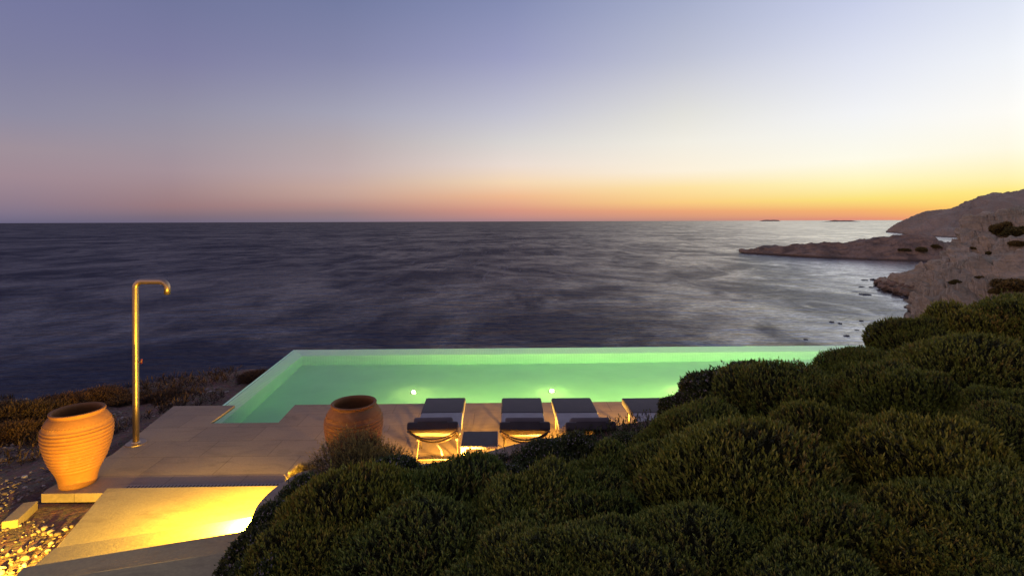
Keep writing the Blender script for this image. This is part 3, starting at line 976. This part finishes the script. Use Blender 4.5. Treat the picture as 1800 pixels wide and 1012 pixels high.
# ------------------------------------------------------------------ foliage
def unit(a):
    return a / np.maximum(np.linalg.norm(a, axis=-1, keepdims=True), 1e-9)
def sprigs(rng, pos, nrm, L, leaf, width, slen, up=0.5, jit=0.3, spread=0.75):
    """leaf quads for sprigs at pos; returns verts, faces, per-vertex tint"""
    n = len(pos)
    ax = unit(nrm * 0.7 + np.array([0, 0, up]) + rng.standard_normal((n, 3)) * jit)
    ref = unit(rng.standard_normal((n, 3)))
    s = unit(np.cross(ax, ref)); u = np.cross(s, ax)
    sl = slen * rng.uniform(0.55, 1.35, n)
    sl = sl * np.where(rng.random(n) < 0.07, 1.8, 1.0)          # stray shoots
    tn = rng.uniform(0, 1, n) ** 2 * 0.9
    j = np.arange(L)
    t = (j + 0.5) / L
    ang = j * 2.4 + rng.uniform(0, 6.28, (n, 1))
    base = pos[:, None] + ax[:, None] * (sl[:, None] * (t - 0.45))[..., None]
    rad = s[:, None] * np.cos(ang)[..., None] + u[:, None] * np.sin(ang)[..., None]
    k = (1.1 - t * 0.9) * spread
    ld = unit(ax[:, None] * 0.75 + rad * k[None, :, None] + rng.standard_normal((n, L, 3)) * 0.12)
    ll = leaf * rng.uniform(0.7, 1.25, (n, L))[..., None]
    tip = base + ld * ll
    sd = unit(np.cross(ld, rad + rng.standard_normal((n, L, 3)) * 0.3)) * width * 0.5
    mid = base + ld * ll * 0.45
    v = np.stack([base, mid + sd, tip, mid - sd], axis=2).reshape(-1, 3)
    f = np.arange(n * L * 4).reshape(-1, 4)
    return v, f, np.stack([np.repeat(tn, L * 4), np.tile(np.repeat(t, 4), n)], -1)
def lumps(rng, k=5, amp=0.06):
    A = rng.standard_normal((k, 3)) * 3.0; B = rng.uniform(0, 6.28, k)
    return lambda d: 1 + amp * np.sin(d @ A.T + B).sum(-1) / math.sqrt(k) * 1.4
def shrub_mesh(name, seed, n=6000, L=12, leaf=0.052, width=0.015, slen=0.13, up=0.75, jit=0.28, amp=0.07, mats=('leaf', 'twig'), flower=0.0, zmin=-0.2, rz=0.75, core=0.87, inner=0.0):
    rng = np.random.default_rng(seed)
    f_l = lumps(rng, 6, amp)
    z = rng.uniform(zmin, 1, n); ph = rng.uniform(0, 6.283, n)
    d = np.stack([np.sqrt(1 - z * z) * np.cos(ph), np.sqrt(1 - z * z) * np.sin(ph), z], -1)
    sc = np.array([1, 1, rz])
    dep = 1 - rng.uniform(0, 1, n) ** 2 * inner
    pos = d * sc * (f_l(d) * dep)[:, None]
    nrm = unit(d / sc)
    v, f, tn = sprigs(rng, pos, nrm, L, leaf, width, slen, up, jit)
    mi = np.zeros(len(f), int)
    if flower:
        m = int(n * flower)
        idx = rng.choice(n, m, replace=False)
        fv, ff, ft = sprigs(rng, pos[idx] + nrm[idx] * slen * 0.45, nrm[idx], 4, leaf * 0.45, width * 1.1, slen * 0.2, up, jit, 1.6)
        f = np.concatenate([f, ff + len(v)]); v = np.concatenate([v, fv]); tn = np.concatenate([tn, ft]); mi = np.concatenate([mi, np.full(len(ff), 2)])
    # dense twiggy heart
    nu, nv = 40, 16
    uu, vv = np.meshgrid(np.arange(nu) / nu * 2 * math.pi, np.linspace(math.asin(max(zmin, -0.99)), math.pi / 2 - 0.02, nv), indexing='ij')
    cd = np.stack([np.cos(vv) * np.cos(uu), np.cos(vv) * np.sin(uu), np.sin(vv)], -1).reshape(-1, 3)
    cv = cd * sc * (f_l(cd) * core)[:, None]
    cf = []
    for i in range(nu):
        for j in range(nv - 1):
            cf.append((i * nv + j, ((i + 1) % nu) * nv + j, ((i + 1) % nu) * nv + j + 1, i * nv + j + 1))
    cf = np.array(cf) + len(v)
    f = np.concatenate([f, cf]); v = np.concatenate([v, cv]); tn = np.concatenate([tn, np.zeros((len(cv), 2))]); mi = np.concatenate([mi, np.ones(len(cf), int)])
    me = raw_mesh(name, v, f, mi, tn)
    for m in mats:
        me.materials.append(M[m])
    if flower:
        me.materials.append(M['flower'])
    return me
CUSH = [shrub_mesh('cushion_shrub', 11 + i, amp=(0.09, 0.12, 0.15, 0.11, 0.13)[i]) for i in range(5)]
EDGE = [shrub_mesh('trailing_shrub', 31 + i, n=2600, L=8, leaf=0.10, width=0.036, slen=0.2, up=0.3, jit=0.5, amp=0.14, mats=('leaf_dark', 'twig'), flower=0.16) for i in range(2)]
DRY = [shrub_mesh('dry_bush', 41 + i, n=2300, L=16, leaf=0.085, width=0.014, slen=0.40, up=0.6, jit=0.42, amp=0.16, mats=('leaf_dry', 'twig'), rz=1.0, core=0.66, inner=0.3) for i in range(2)]
STRAW = [shrub_mesh('straw_bush', 51 + i, n=2200, L=9, leaf=0.13, width=0.016, slen=0.28, up=0.6, jit=0.5, amp=0.2, mats=('leaf_straw', 'twig'), rz=0.6, core=0.75, inner=0.2) for i in range(2)]
SCRUB = [shrub_mesh('cliff_shrub', 61 + i, n=1500, L=6, leaf=0.16, width=0.07, slen=0.2, up=0.3, jit=0.6, amp=0.2, mats=('leaf_scrub', 'twig'), rz=0.6) for i in range(2)]

# hillside under the shrubs
def hz(x, y):
    z = 0.30 + 0.15 * max(0.0, x + 0.8) * min(1.0, max(0.25, (y - 1.0) / 3.0)) + 0.20 * max(0.0, 6.6 - y)
    z = min(z, 1.75 + 0.02 * x)
    return z
def inside_hill(x, y):
    for a, b in zip(WL, WL[1:]):
        pass
    # right of / below the wall line
    if y < 1.0: return -1.75 < x and y > -6
    best = min(range(len(WL) - 1), key=lambda i: (WL[i].x - x) ** 2 + (WL[i].y - y) ** 2)
    a, b = WL[best], WL[best + 1]
    t = (b - a)
    cr = t.x * (y - a.y) - t.y * (x - a.x)
    return cr < -0.12 * t.length
tag(heightfield('hillside', -2.6, 15, 122, -6, 11, 120, hz, M['ground'], keep=inside_hill), kind='structure')
rng = np.random.default_rng(5)
P = []
while len(P) < 15000:
    x = rng.uniform(-2.4, 11); y = 1.2 + rng.random() ** 0.8 * 8.5
    if abs(x) / y < 1.25 and inside_hill(x, y):
        P.append((x, y, hz(x, y) + rng.uniform(0.02, 0.10)))
P = np.array(P)
v, f, tn = sprigs(rng, P, np.tile([0, 0, 1.0], (len(P), 1)), 9, 0.04, 0.011, 0.09, 0.5, 0.45)
me = raw_mesh('undergrowth', v, f, None, tn)
tag(obj('undergrowth', me, M['leaf_dark']), 'low dark undergrowth filling the gaps between the cushion shrubs', 'undergrowth', kind='stuff')

def place_shrub(me, name, px, py, hw, flat, label, group, cat='shrub', zoff=0.0, rot=0.0, rk=0.75, wide=1.0):
    """dome whose top is seen at px, py and whose half width is hw px: walk along the view ray until the dome stands on the hillside"""
    d = ray(px, py)
    t = 1.5
    while t < 14:
        p = CAM + d * t
        r = hw / FPX * t
        if p.z <= hz(p.x, p.y) + flat * r * rk * 0.92 + zoff:
            break
        t += 0.02
    r = hw / FPX * t * wide
    flat /= wide ** 1.5
    o = bpy.data.objects.new(name, me)
    COL.objects.link(o)
    f = Vector((d.x, d.y, 0)).normalized()
    c = p + f * r * 0.1
    o.location = (c.x, c.y, p.z - flat * r * (rk + 0.09))
    o.scale = (r, r, r * flat)
    o.rotation_euler = (0, 0, rot)
    tag(o, label, cat, group)
    return o
GC = 'cushion shrubs covering the hillside'
shrubs = [  # px, py top, half width px, flatness, label
    (640, 858, 165, 1.0, 'olive cushion shrub spilling over the wall beside the lit steps'),
    (765, 848, 170, 0.9, 'broad olive cushion shrub in front of the first lounger and the dry bush'),
    (930, 862, 150, 0.9, 'cushion shrub below the side table, in the second row from the terrace'),
    (1045, 872, 140, 0.9, 'rounded cushion shrub below the fourth lounger, middle of the slope'),
    (560, 935, 140, 0.9, 'cushion shrub at the bottom edge of the photo closest to the dark steps'),
    (740, 935, 170, 0.8, 'broad yellowish cushion shrub at the bottom edge below the dry bush'),
    (930, 950, 165, 0.8, 'cushion shrub at the bottom edge below the side table'),
    (1120, 955, 160, 0.8, 'cushion shrub at the bottom edge just left of the centre of the slope'),
    (1085, 800, 118, 1.0, 'large dark cushion shrub below the third lounger head'),
    (1240, 722, 112, 1.0, 'dark cushion shrub hiding the near half of the fourth lounger'),
    (1311, 778, 190, 0.95, 'widest olive cushion shrub in the middle of the slope'),
    (1476, 722, 118, 1.1, 'neat dome shaped cushion shrub in the centre right of the slope'),
    (1405, 664, 125, 0.9, 'cushion shrub on the ridge below the right end of the pool'),
    (1640, 750, 175, 0.95, 'large reddish olive cushion shrub on the right of the slope'),
    (1428, 872, 175, 0.9, 'broad yellow-tipped cushion shrub at the lower right of centre'),
    (1240, 925, 150, 0.8, 'cushion shrub at the bottom edge below the widest one'),
    (1740, 858, 175, 0.9, 'sparse upright-tipped cushion shrub in the lower right corner area'),
    (1580, 915, 160, 0.8, 'cushion shrub at the bottom edge between the two broad right-hand ones'),
    (1600, 655, 125, 1.0, 'mid green cushion shrub in the upper part of the slope'),
    (1770, 688, 95, 1.0, 'smooth cushion shrub at the right edge below the ridge'),
    (1790, 732, 95, 0.9, 'small cushion shrub at the right edge above the reddish one'),
    (1525, 618, 90, 0.9, 'cushion shrub where the ridge meets the sea rocks'),
    (1612, 566, 80, 0.9, 'bright green cushion shrub on the ridge left of the cliff foot'),
    (1700, 542, 115, 0.9, 'bright green cushion shrub on the ridge in front of the cliff'),
    (1800, 528, 120, 0.9, 'highest cushion shrub on the ridge at the right edge'),
    (1700, 610, 130, 0.9, 'dark cushion shrub just below the ridge at the right'),
    (1310, 655, 95, 0.8, 'thin leafy shrub with pale dry tips against the pool'),
    (1000, 985, 160, 0.8, 'lowest cushion shrub at the very bottom centre'),
    (1440, 985, 160, 0.8, 'lowest cushion shrub right of the bottom centre'),
    (1730, 985, 160, 0.8, 'lowest cushion shrub in the bottom right corner'),
    (1180, 800, 120, 0.9, 'dark cushion shrub wedged left of the widest one'),
]
for i, (px, py, hw, fl, lab) in enumerate(shrubs):
    me = EDGE[0] if 'pale dry tips' in lab else CUSH[i % 5]
    place_shrub(me, 'trailing_shrub' if 'pale dry tips' in lab else 'cushion_shrub', px, py, hw, fl, lab, GC, rot=i * 2.1, wide=1.0)
GE = 'trailing shrubs along the planter wall'
edges = [
    (690, 822, 62, 0.8, 'pale-tipped trailing shrub right of the dry bush'),
    (780, 824, 55, 0.8, 'dark trailing shrub in front of the first lounger'),
    (868, 826, 55, 0.8, 'trailing shrub in front of the side table'),
    (962, 786, 50, 0.9, 'pale-flowered trailing shrub in front of the second lounger'),
    (1022, 772, 46, 0.9, 'pale-flowered trailing shrub in front of the third lounger'),
    (468, 935, 60, 1.0, 'dark trailing shrub hanging over the dark lower steps'),
    (470, 985, 60, 1.0, 'dark trailing shrub at the bottom edge beside the dark steps'),
    (492, 895, 50, 1.0, 'dark trailing shrub right behind the end of the bright streak'),
    (548, 846, 45, 1.0, 'dark trailing shrub at the wall corner below the glowing leaves'),
    (1110, 764, 42, 0.9, 'dark leafy shrub beside the third lounger pillow'),
    (1198, 698, 36, 1.0, 'dark sprigged shrub hiding the last pool lamp'),
    (1250, 664, 50, 1.0, 'upright leafy shrub against the pool right of the loungers'),
]
for i, (px, py, hw, fl, lab) in enumerate(edges):
    place_shrub(EDGE[i % 2], 'trailing_shrub', px, py, hw, fl, lab, GE, rot=i * 1.7, zoff=0.05)
for i, (x, y, r, lab) in enumerate([
    (-1.42, 3.55, 0.26, 'dark trailing shrub at the bottom edge beside the lowest visible step'),
    (-1.60, 4.05, 0.25, 'dark trailing shrub hanging over the dark lower steps'),
    (-1.80, 4.55, 0.24, 'dark trailing shrub over the wall just short of the bright streak'),
    (-1.94, 4.95, 0.20, 'dark trailing shrub at the near end of the bright streak'),
    (-2.00, 5.42, 0.17, 'dark trailing shrub directly above the bright streak'),
    (-2.08, 5.74, 0.18, 'dark trailing shrub on the wall above the lit step corner'),
    (-2.04, 5.96, 0.19, 'dark trailing shrub at the wall corner below the glowing leaves'),
    (-1.90, 6.08, 0.24, 'dark trailing shrub on the wall under the small lit dry bush'),
    (-1.38, 6.08, 0.24, 'dark trailing shrub on the wall under the brown dry bush'),
    (-0.95, 6.08, 0.20, 'dark trailing shrub on the wall right of the brown dry bush'),
    (-0.62, 6.14, 0.16, 'small trailing shrub on the wall where its stone cap comes into view')]):
    o = bpy.data.objects.new('trailing_shrub', EDGE[i % 2])
    COL.objects.link(o)
    o.location = (x, y, wtop(Vector((x, y, 0))) - (0.02 if y < 5.9 else 0.09))
    o.scale = (r, r, r * 0.7)
    o.rotation_euler = (0, 0, i * 2.3)
    tag(o, lab, 'shrub', GE)
place_shrub(DRY[0], 'dry_bush', 640, 762, 64, 1.0, 'brown dry rosemary-like bush hiding the foot of the right pot', None, zoff=0.1, rk=1.15)
o = bpy.data.objects.new('dry_bush', DRY[1])
COL.objects.link(o)
o.location = (-2.30, 6.27, 0.30)
o.scale = (0.18, 0.15, 0.19)
tag(o, 'small lit dry bush glowing beside the wall corner light', 'bush')
# dry bushes along the cliff edge on the left
for i, (px, py, w, h, lab) in enumerate([
    (40, 722, 0.55, 0.40, 'tall straw-brown bush at the left edge of the photo'),
    (95, 708, 0.40, 0.28, 'straw-brown bush on the cliff edge above the left pot'),
    (172, 690, 0.50, 0.24, 'low brown bush on the cliff edge just left of the shower'),
    (225, 698, 0.3, 0.14, 'low scrubby bush right behind the shower pole'),
    (290, 692, 0.4, 0.15, 'flat brown bush on the cliff edge right of the shower'),
    (455, 658, 0.35, 0.22, 'small dark bush beside the left pool rim'),
    (25, 752, 0.42, 0.28, 'reddish dry bush low at the left edge'),
    (85, 735, 0.32, 0.2, 'reddish dry bush close behind the rim of the left pot'),
    (2, 722, 0.5, 0.36, 'dark brown bush cut by the left edge of the photo')]):
    t = 8.0
    d = ray(px, py)
    while t < 14 and (CAM + d * t).z > gz(*(CAM + d * t)[:2]) + h * 0.55:
        t += 0.05
    p = CAM + d * t
    o = bpy.data.objects.new('straw_bush', STRAW[i % 2])
    COL.objects.link(o)
    o.location = (p.x, p.y, gz(p.x, p.y) - 0.03)
    o.scale = (w, w, h * 1.3)
    o.rotation_euler = (0, 0, i)
    tag(o, lab, 'bush', 'dry bushes along the cliff edge')
rg = np.random.default_rng(8)
Q = []
while len(Q) < 1500:
    x = rg.uniform(-13, -4.6); y = rg.uniform(7.5, 13.2)
    if x > -6.2 and y < 9.8: continue
    if x > -5.6 or y > 11.4 + max(0.0, x + 9.2) * 0.62: continue
    if noise.noise(Vector((x * 0.8, y * 0.8, 4))) < -0.05: continue
    Q.append((x, y, gz(x, y) + 0.02))
Q = np.array(Q)
v, f, tn = sprigs(rg, Q, np.tile([0, 0, 1.0], (len(Q), 1)), 8, 0.12, 0.012, 0.10, 0.4, 0.5)
tag(obj('dry_grass', raw_mesh('dry_grass', v, f, None, tn), M['leaf_straw']), 'thin dry grass growing over the stony ground by the cliff edge', 'grass', kind='stuff')
# scrub on the rocks
dg = bpy.context.evaluated_depsgraph_get()
bpy.context.view_layer.update()
dg = bpy.context.evaluated_depsgraph_get()
for i, (px, py, hw, lab) in enumerate([
    (1590, 439, 9, 'dark shrub on the headland face, leftmost of three'),
    (1618, 439, 11, 'dark shrub on the headland face, middle of three'),
    (1645, 433, 10, 'dark shrub on the headland face, rightmost of three'),
    (1708, 436, 8, 'small brown shrub high on the cliff slope'),
    (1740, 445, 8, 'small brown shrub on the pale cliff right of the smaller one'),
    (1681, 496, 13, 'dark shrub in a gully halfway down the cliff'),
    (1785, 500, 34, 'big dark shrub mass on the cliff at the right edge'),
    (1765, 402, 26, 'olive scrub patch near the cliff top'),
    (1795, 408, 28, 'olive scrub patch on the cliff top at the right edge'),
    (1790, 428, 18, 'dark shrub under the cliff top at the right edge'),
    (1722, 488, 7, 'small dark tuft on the cliff face'),
    (1755, 512, 16, 'dark tuft just left of the big shrub mass')]):
    d = ray(px, py)
    best = None
    for nm in ('headland', 'cliff', 'hill'):
        hit, p, n, idx = bpy.data.objects[nm].ray_cast(CAM, d.normalized())
        if hit and (best is None or (p - CAM).length < (best[0] - CAM).length):
            best = (p, n)
    if not best: continue
    p, n = best
    r = hw / FPX * p.y * 0.85
    o = bpy.data.objects.new('cliff_shrub', SCRUB[i % 2])
    COL.objects.link(o)
    o.location = p - Vector((0, 0, 0.15 * r))
    o.scale = (r, r * 0.8, r * (0.6, 0.85, 0.7)[i % 3])
    o.rotation_euler = (0, 0, i * 1.9)
    tag(o, lab, 'shrub', 'scrub growing on the cliffs')

# ------------------------------------------------------------------ terracotta pots
def make_pot():
    r = empty('terracotta_pot')
    prof = [(0.0005, 0.015), (0.18, 0.0), (0.195, 0.004), (0.197, 0.03)]
    key = [(0.197, 0.03), (0.208, 0.10), (0.245, 0.20), (0.303, 0.35), (0.345, 0.50), (0.364, 0.62), (0.365, 0.70), (0.352, 0.78), (0.324, 0.84), (0.288, 0.885)]
    def kr(z):
        for (r0, z0), (r1, z1) in zip(key, key[1:]):
            if z0 <= z <= z1:
                f = (z - z0) / (z1 - z0)
                return r0 + (r1 - r0) * f
        return key[-1][0]
    def ks(z):
        return (kr(z - 0.025) + kr(z) + kr(z + 0.025)) / 3 if 0.06 < z < 0.86 else kr(z)
    z = 0.04
    while z < 0.885:
        rr = ks(z)
        if 0.20 < z < 0.76:                              # throwing ridges
            ph = (z - 0.20) / 0.047
            amp = 0.028 * min(1, (z - 0.20) / 0.2 + 0.35, (0.76 - z) / 0.02)
            rr += amp * (abs(math.sin(math.pi * ph)) ** 0.6 - 0.5)
        prof.append((rr, z))
        z += 0.0055
    prof += [(0.276, 0.893), (0.280, 0.905), (0.291, 0.917), (0.293, 0.928), (0.286, 0.938), (0.272, 0.940), (0.259, 0.934), (0.252, 0.91), (0.270, 0.86), (0.31, 0.78), (0.335, 0.65), (0.30, 0.45), (0.21, 0.2), (0.15, 0.1), (0.0005, 0.09)]
    b = bmesh.new(); lathe(b, prof, 96)
    for v in b.verts:                                      # thrown by hand: never quite round
        k = 1 + 0.012 * noise.noise(Vector((v.co.x * 2.2, v.co.y * 2.2, v.co.z * 1.5))) + 0.004 * noise.noise(v.co * 9)
        v.co.x *= k; v.co.y *= k
        v.co.z += 0.006 * noise.noise(Vector((v.co.x * 3, v.co.y * 3, 5))) * min(1, v.co.z * 4)
    obj('body', b, M['clay'], r, True)
    b = bmesh.new()                                        # rope band of small dents round the shoulder
    for k in range(60):
        a = 2 * math.pi * k / 60
        rot = Matrix.Rotation(a, 4, 'Z') @ Matrix.Translation((0.344, 0, 0.795)) @ Matrix.Rotation(0.5, 4, 'X')
        bmesh.ops.create_uvsphere(b, u_segments=8, v_segments=5, radius=1.0, matrix=rot @ Matrix.Diagonal((0.006, 0.014, 0.007, 1)))
    obj('rope_band', b, M['clay'], r, True)
    return r
pot = make_pot()
p = G(137, 849); pot.location = (p.x, p.y, 0)
tag(pot, 'ribbed terracotta pot standing on the terrace corner beside the shower', 'pot', 'ribbed terracotta pots')
pot2 = copy_tree(pot)
p = D(622, 706, 7.1); pot2.location = (p.x, p.y, 0); pot2.rotation_euler = (0, 0, 1.0)
tag(pot2, 'ribbed terracotta pot by the pool, half hidden by the dry bush', 'pot', 'ribbed terracotta pots')

# ------------------------------------------------------------------ shower
p = G(239, 779)
sh = empty('outdoor_shower', (p.x, p.y, 0))
zt = 2.42; rb = 0.10; arm = 0.47
pts = [(0, 0, 0.015), (0, 0, 0.6), (0, 0, 1.2), (0, 0, 1.8), (0, 0, zt - rb)]
for k in range(1, 9):
    a = R(90) * k / 8
    pts.append((rb - rb * math.cos(a), 0, zt - rb + rb * math.sin(a)))
pts += [(arm - rb * 1.0, 0, zt)]
for k in range(1, 9):
    a = R(90) * k / 8
    pts.append((arm - rb + rb * math.sin(a), 0, zt - rb + rb * math.cos(a)))
pts.append((arm, 0, zt - rb - 0.09))
obj('pipe', tube(bmesh.new(), pts, 0.043, 24), M['steel'], sh, True)
b = bmesh.new(); lathe(b, [(0.0005, 0.0), (0.135, 0.0), (0.135, 0.010), (0.128, 0.014), (0.06, 0.016), (0.05, 0.03), (0.044, 0.035)], 48)
obj('base_plate', b, M['steel'], sh)
b = bmesh.new(); lathe(b, [(0.0005, 0.0), (0.030, 0.0), (0.038, 0.004), (0.041, 0.012)], 24)
bmesh.ops.translate(b, verts=b.verts, vec=(arm, 0, zt - rb - 0.098))
obj('shower_head', b, M['slot'], sh)
b = bmesh.new(); tube(b, [(0.03, -0.01, 1.22), (0.095, -0.01, 1.22)], 0.009, 12)
lv = obj('tap_lever', b, M['steel'], sh, True)
b = bmesh.new(); tube(b, [(0.088, -0.01, 1.195), (0.090, -0.01, 1.20), (0.094, -0.01, 1.262), (0.094, -0.01, 1.268)], [0.008, 0.013, 0.013, 0.008], 12)
obj('knob', b, M['red'], lv, True)
tag(sh, 'tall bent stainless steel outdoor shower pipe on the terrace', 'shower')

# ------------------------------------------------------------------ loungers (foot towards +Y, head towards -Y, origin below the foot end centre)
def cushion(bm, c, s, rot=None, bev=0.03):
    return box(bm, c, s, rot, bev, 4)
def make_lounger():
    r = empty('sun_lounger')
    w = 0.64
    # frame rails
    f = bmesh.new()
    for sx_ in (-1, 1):
        tube(f, [(sx_ * 0.27, -0.03, 0.265), (sx_ * 0.27, -1.46, 0.265)], 0.016, 10)
    for y in (-0.04, -0.72, -1.30):
        tube(f, [(-0.27, y, 0.262), (0.27, y, 0.262)], 0.014, 10)
    obj('frame', f, M['frame'], r)
    for sx_ in (-1, 1):                                    # flat front legs
        b = bmesh.new(); box(b, (sx_ * 0.285, -0.33, 0.125), (0.022, 0.085, 0.25), None, 0.004)
        obj('leg', b, M['frame'], r)
    for sx_ in (-1, 1):                                    # round rear legs, splayed
        b = bmesh.new(); tube(b, [(sx_ * 0.265, -1.36, 0.27), (sx_ * 0.285, -1.50, 0.012)], 0.013, 10)
        obj('leg', b, M['frame'], r)
    for sx_ in (-1, 1):
        b = bmesh.new(); tube(b, [(sx_ * 0.255, -1.50, 0.40), (sx_ * 0.262, -1.12, 0.02)], 0.012, 10)
        obj('prop', b, M['frame'], r)
    b = bmesh.new(); tube(b, [(-0.285, -1.50, 0.013), (0.285, -1.50, 0.013)], 0.012, 10)
    obj('floor_bar', b, M['frame'], r)
    m = bmesh.new(); cushion(m, (0, -0.68, 0.333), (w, 1.34, 0.105))
    obj('mattress', m, M['fabric_light'], r, False)
    m = bmesh.new(); cushion(m, (0, -0.385, 0.3345), (w + 0.012, 0.70, 0.116), None, 0.034)
    obj('foot_cover', m, M['fabric_dark'], r)
    ang = R(26)
    # backrest frame: local axis from hinge up and back
    hinge = Vector((0, -1.36, 0.29))
    rot = Matrix.Rotation(-ang, 4, 'X')                    # +Y -> so that -Y rises
    def L(x, y, z):                                        # y measured along the backrest, away from the foot
        return hinge + (rot @ Vector((x, -y, z)))
    m = bmesh.new(); cushion(m, L(0, 0.40, 0.05), (w, 0.80, 0.095), rot)
    bk = obj('backrest', m, M['fabric_mid'], r)
    m = bmesh.new(); cushion(m, L(0, 0.79, 0.05), (w + 0.012, 0.085, 0.108), rot, 0.035)
    obj('backrest_top', m, M['fabric_dark'], r)
    f = bmesh.new()
    for sx_ in (-1, 1):
        tube(f, [L(sx_ * 0.29, 0.0, -0.01), L(sx_ * 0.30, 0.45, -0.012), L(sx_ * 0.31, 0.80, -0.012)], 0.014, 10)
    for yy, sag in ((0.79, 0.10), (0.62, 0.12), (0.35, 0.10)):
        pts = []
        for k in range(17):
            x = -0.31 + 0.62 * k / 16
            pts.append(L(x, yy, -0.012 - sag * (1 - (x / 0.31) ** 2)))
        tube(f, pts, 0.011, 8)
    obj('backrest_frame', f, M['frame'], r)
    s = bmesh.new()                                        # loose strap hanging under the back
    P0 = [L(0.03, 0.62, -0.13), L(0.06, 0.62, -0.17), L(0.10, 0.61, -0.22), L(0.12, 0.60, -0.29)]
    prev = None
    for q in P0:
        a = [s.verts.new(q + Vector((dx, 0, dz))) for dx, dz in ((-0.011, -0.003), (0.011, 0.003))]
        c = [s.verts.new(v.co + Vector((0, 0.003, 0))) for v in a]
        cur = [a[0], a[1], c[1], c[0]]
        if prev:
            for k in range(4):
                s.faces.new((prev[k], prev[(k + 1) % 4], cur[(k + 1) % 4], cur[k]))
        prev = cur
    obj('strap', s, M['fabric_light'], r)
    m = bmesh.new(); cushion(m, L(0, 0.66, 0.125), (0.50, 0.24, 0.075), rot, 0.034)
    pl = obj('pillow', m, M['fabric_mid'], r)
    m = bmesh.new(); cushion(m, L(0, 0.835, 0.055), (0.38, 0.012, 0.10), rot, 0.004)
    obj('pillow_flap', m, M['fabric_dark'], pl)
    for o in r.children:
        if o.name.startswith(('mattress', 'foot_cover', 'backrest', 'pillow')) and 'frame' not in o.name:
            o.data.polygons.foreach_set('use_smooth', [True] * len(o.data.polygons))
    return r
lg = make_lounger()
heads = [(757, 741), (934, 742), (1047, 733), (1172, 733)]
for i, (px, lab) in enumerate(((784, 'grey padded sun lounger nearest the right pot, left of the side table'),
                               (916.5, 'grey padded sun lounger right of the side table'),
                               (1003, 'grey padded sun lounger third from the pot, its pillow behind pale-flowered shrubs'),
                               (1126, 'grey padded sun lounger farthest right, mostly hidden by the dark shrubs'))):
    o = lg if i == 0 else copy_tree(lg)
    p = G(px, 698, 0.385)
    o.location = (p.x, p.y, 0)
    o.rotation_euler = (0, 0, (0.02, -0.015, 0.0, 0.01)[i])
    tag(o, lab, 'sun lounger', 'sun loungers facing the pool')

# side table
t0, t1 = G(843, 758, 0.35), G(844, 784.5, 0.35)
sd = empty('side_table', ((t0.x + t1.x) / 2, (t0.y + t1.y) / 2, 0))
wx, wy = 0.49, abs(t0.y - t1.y)
b = bmesh.new(); box(b, (0, 0, 0.335), (wx, wy, 0.03), None, 0.004)
obj('table_top', b, M['table_frame'], sd)
b = bmesh.new(); box(b, (0, 0, 0.353), (wx - 0.015, wy - 0.015, 0.006), None, 0.002)
obj('inset_panel', b, M['table_top'], sd)
for sx_ in (-1, 1):
    for sy_ in (-1, 1):
        b = bmesh.new(); box(b, (sx_ * (wx / 2 - 0.02), sy_ * (wy / 2 - 0.02), 0.16), (0.032, 0.032, 0.32), None, 0.003)
        obj('leg', b, M['table_frame'], sd)
tag(sd, 'low square side table between the first two loungers', 'side table')
tag(pool, 'long green-lit infinity pool with mosaic rim overlooking the sea', 'swimming pool')
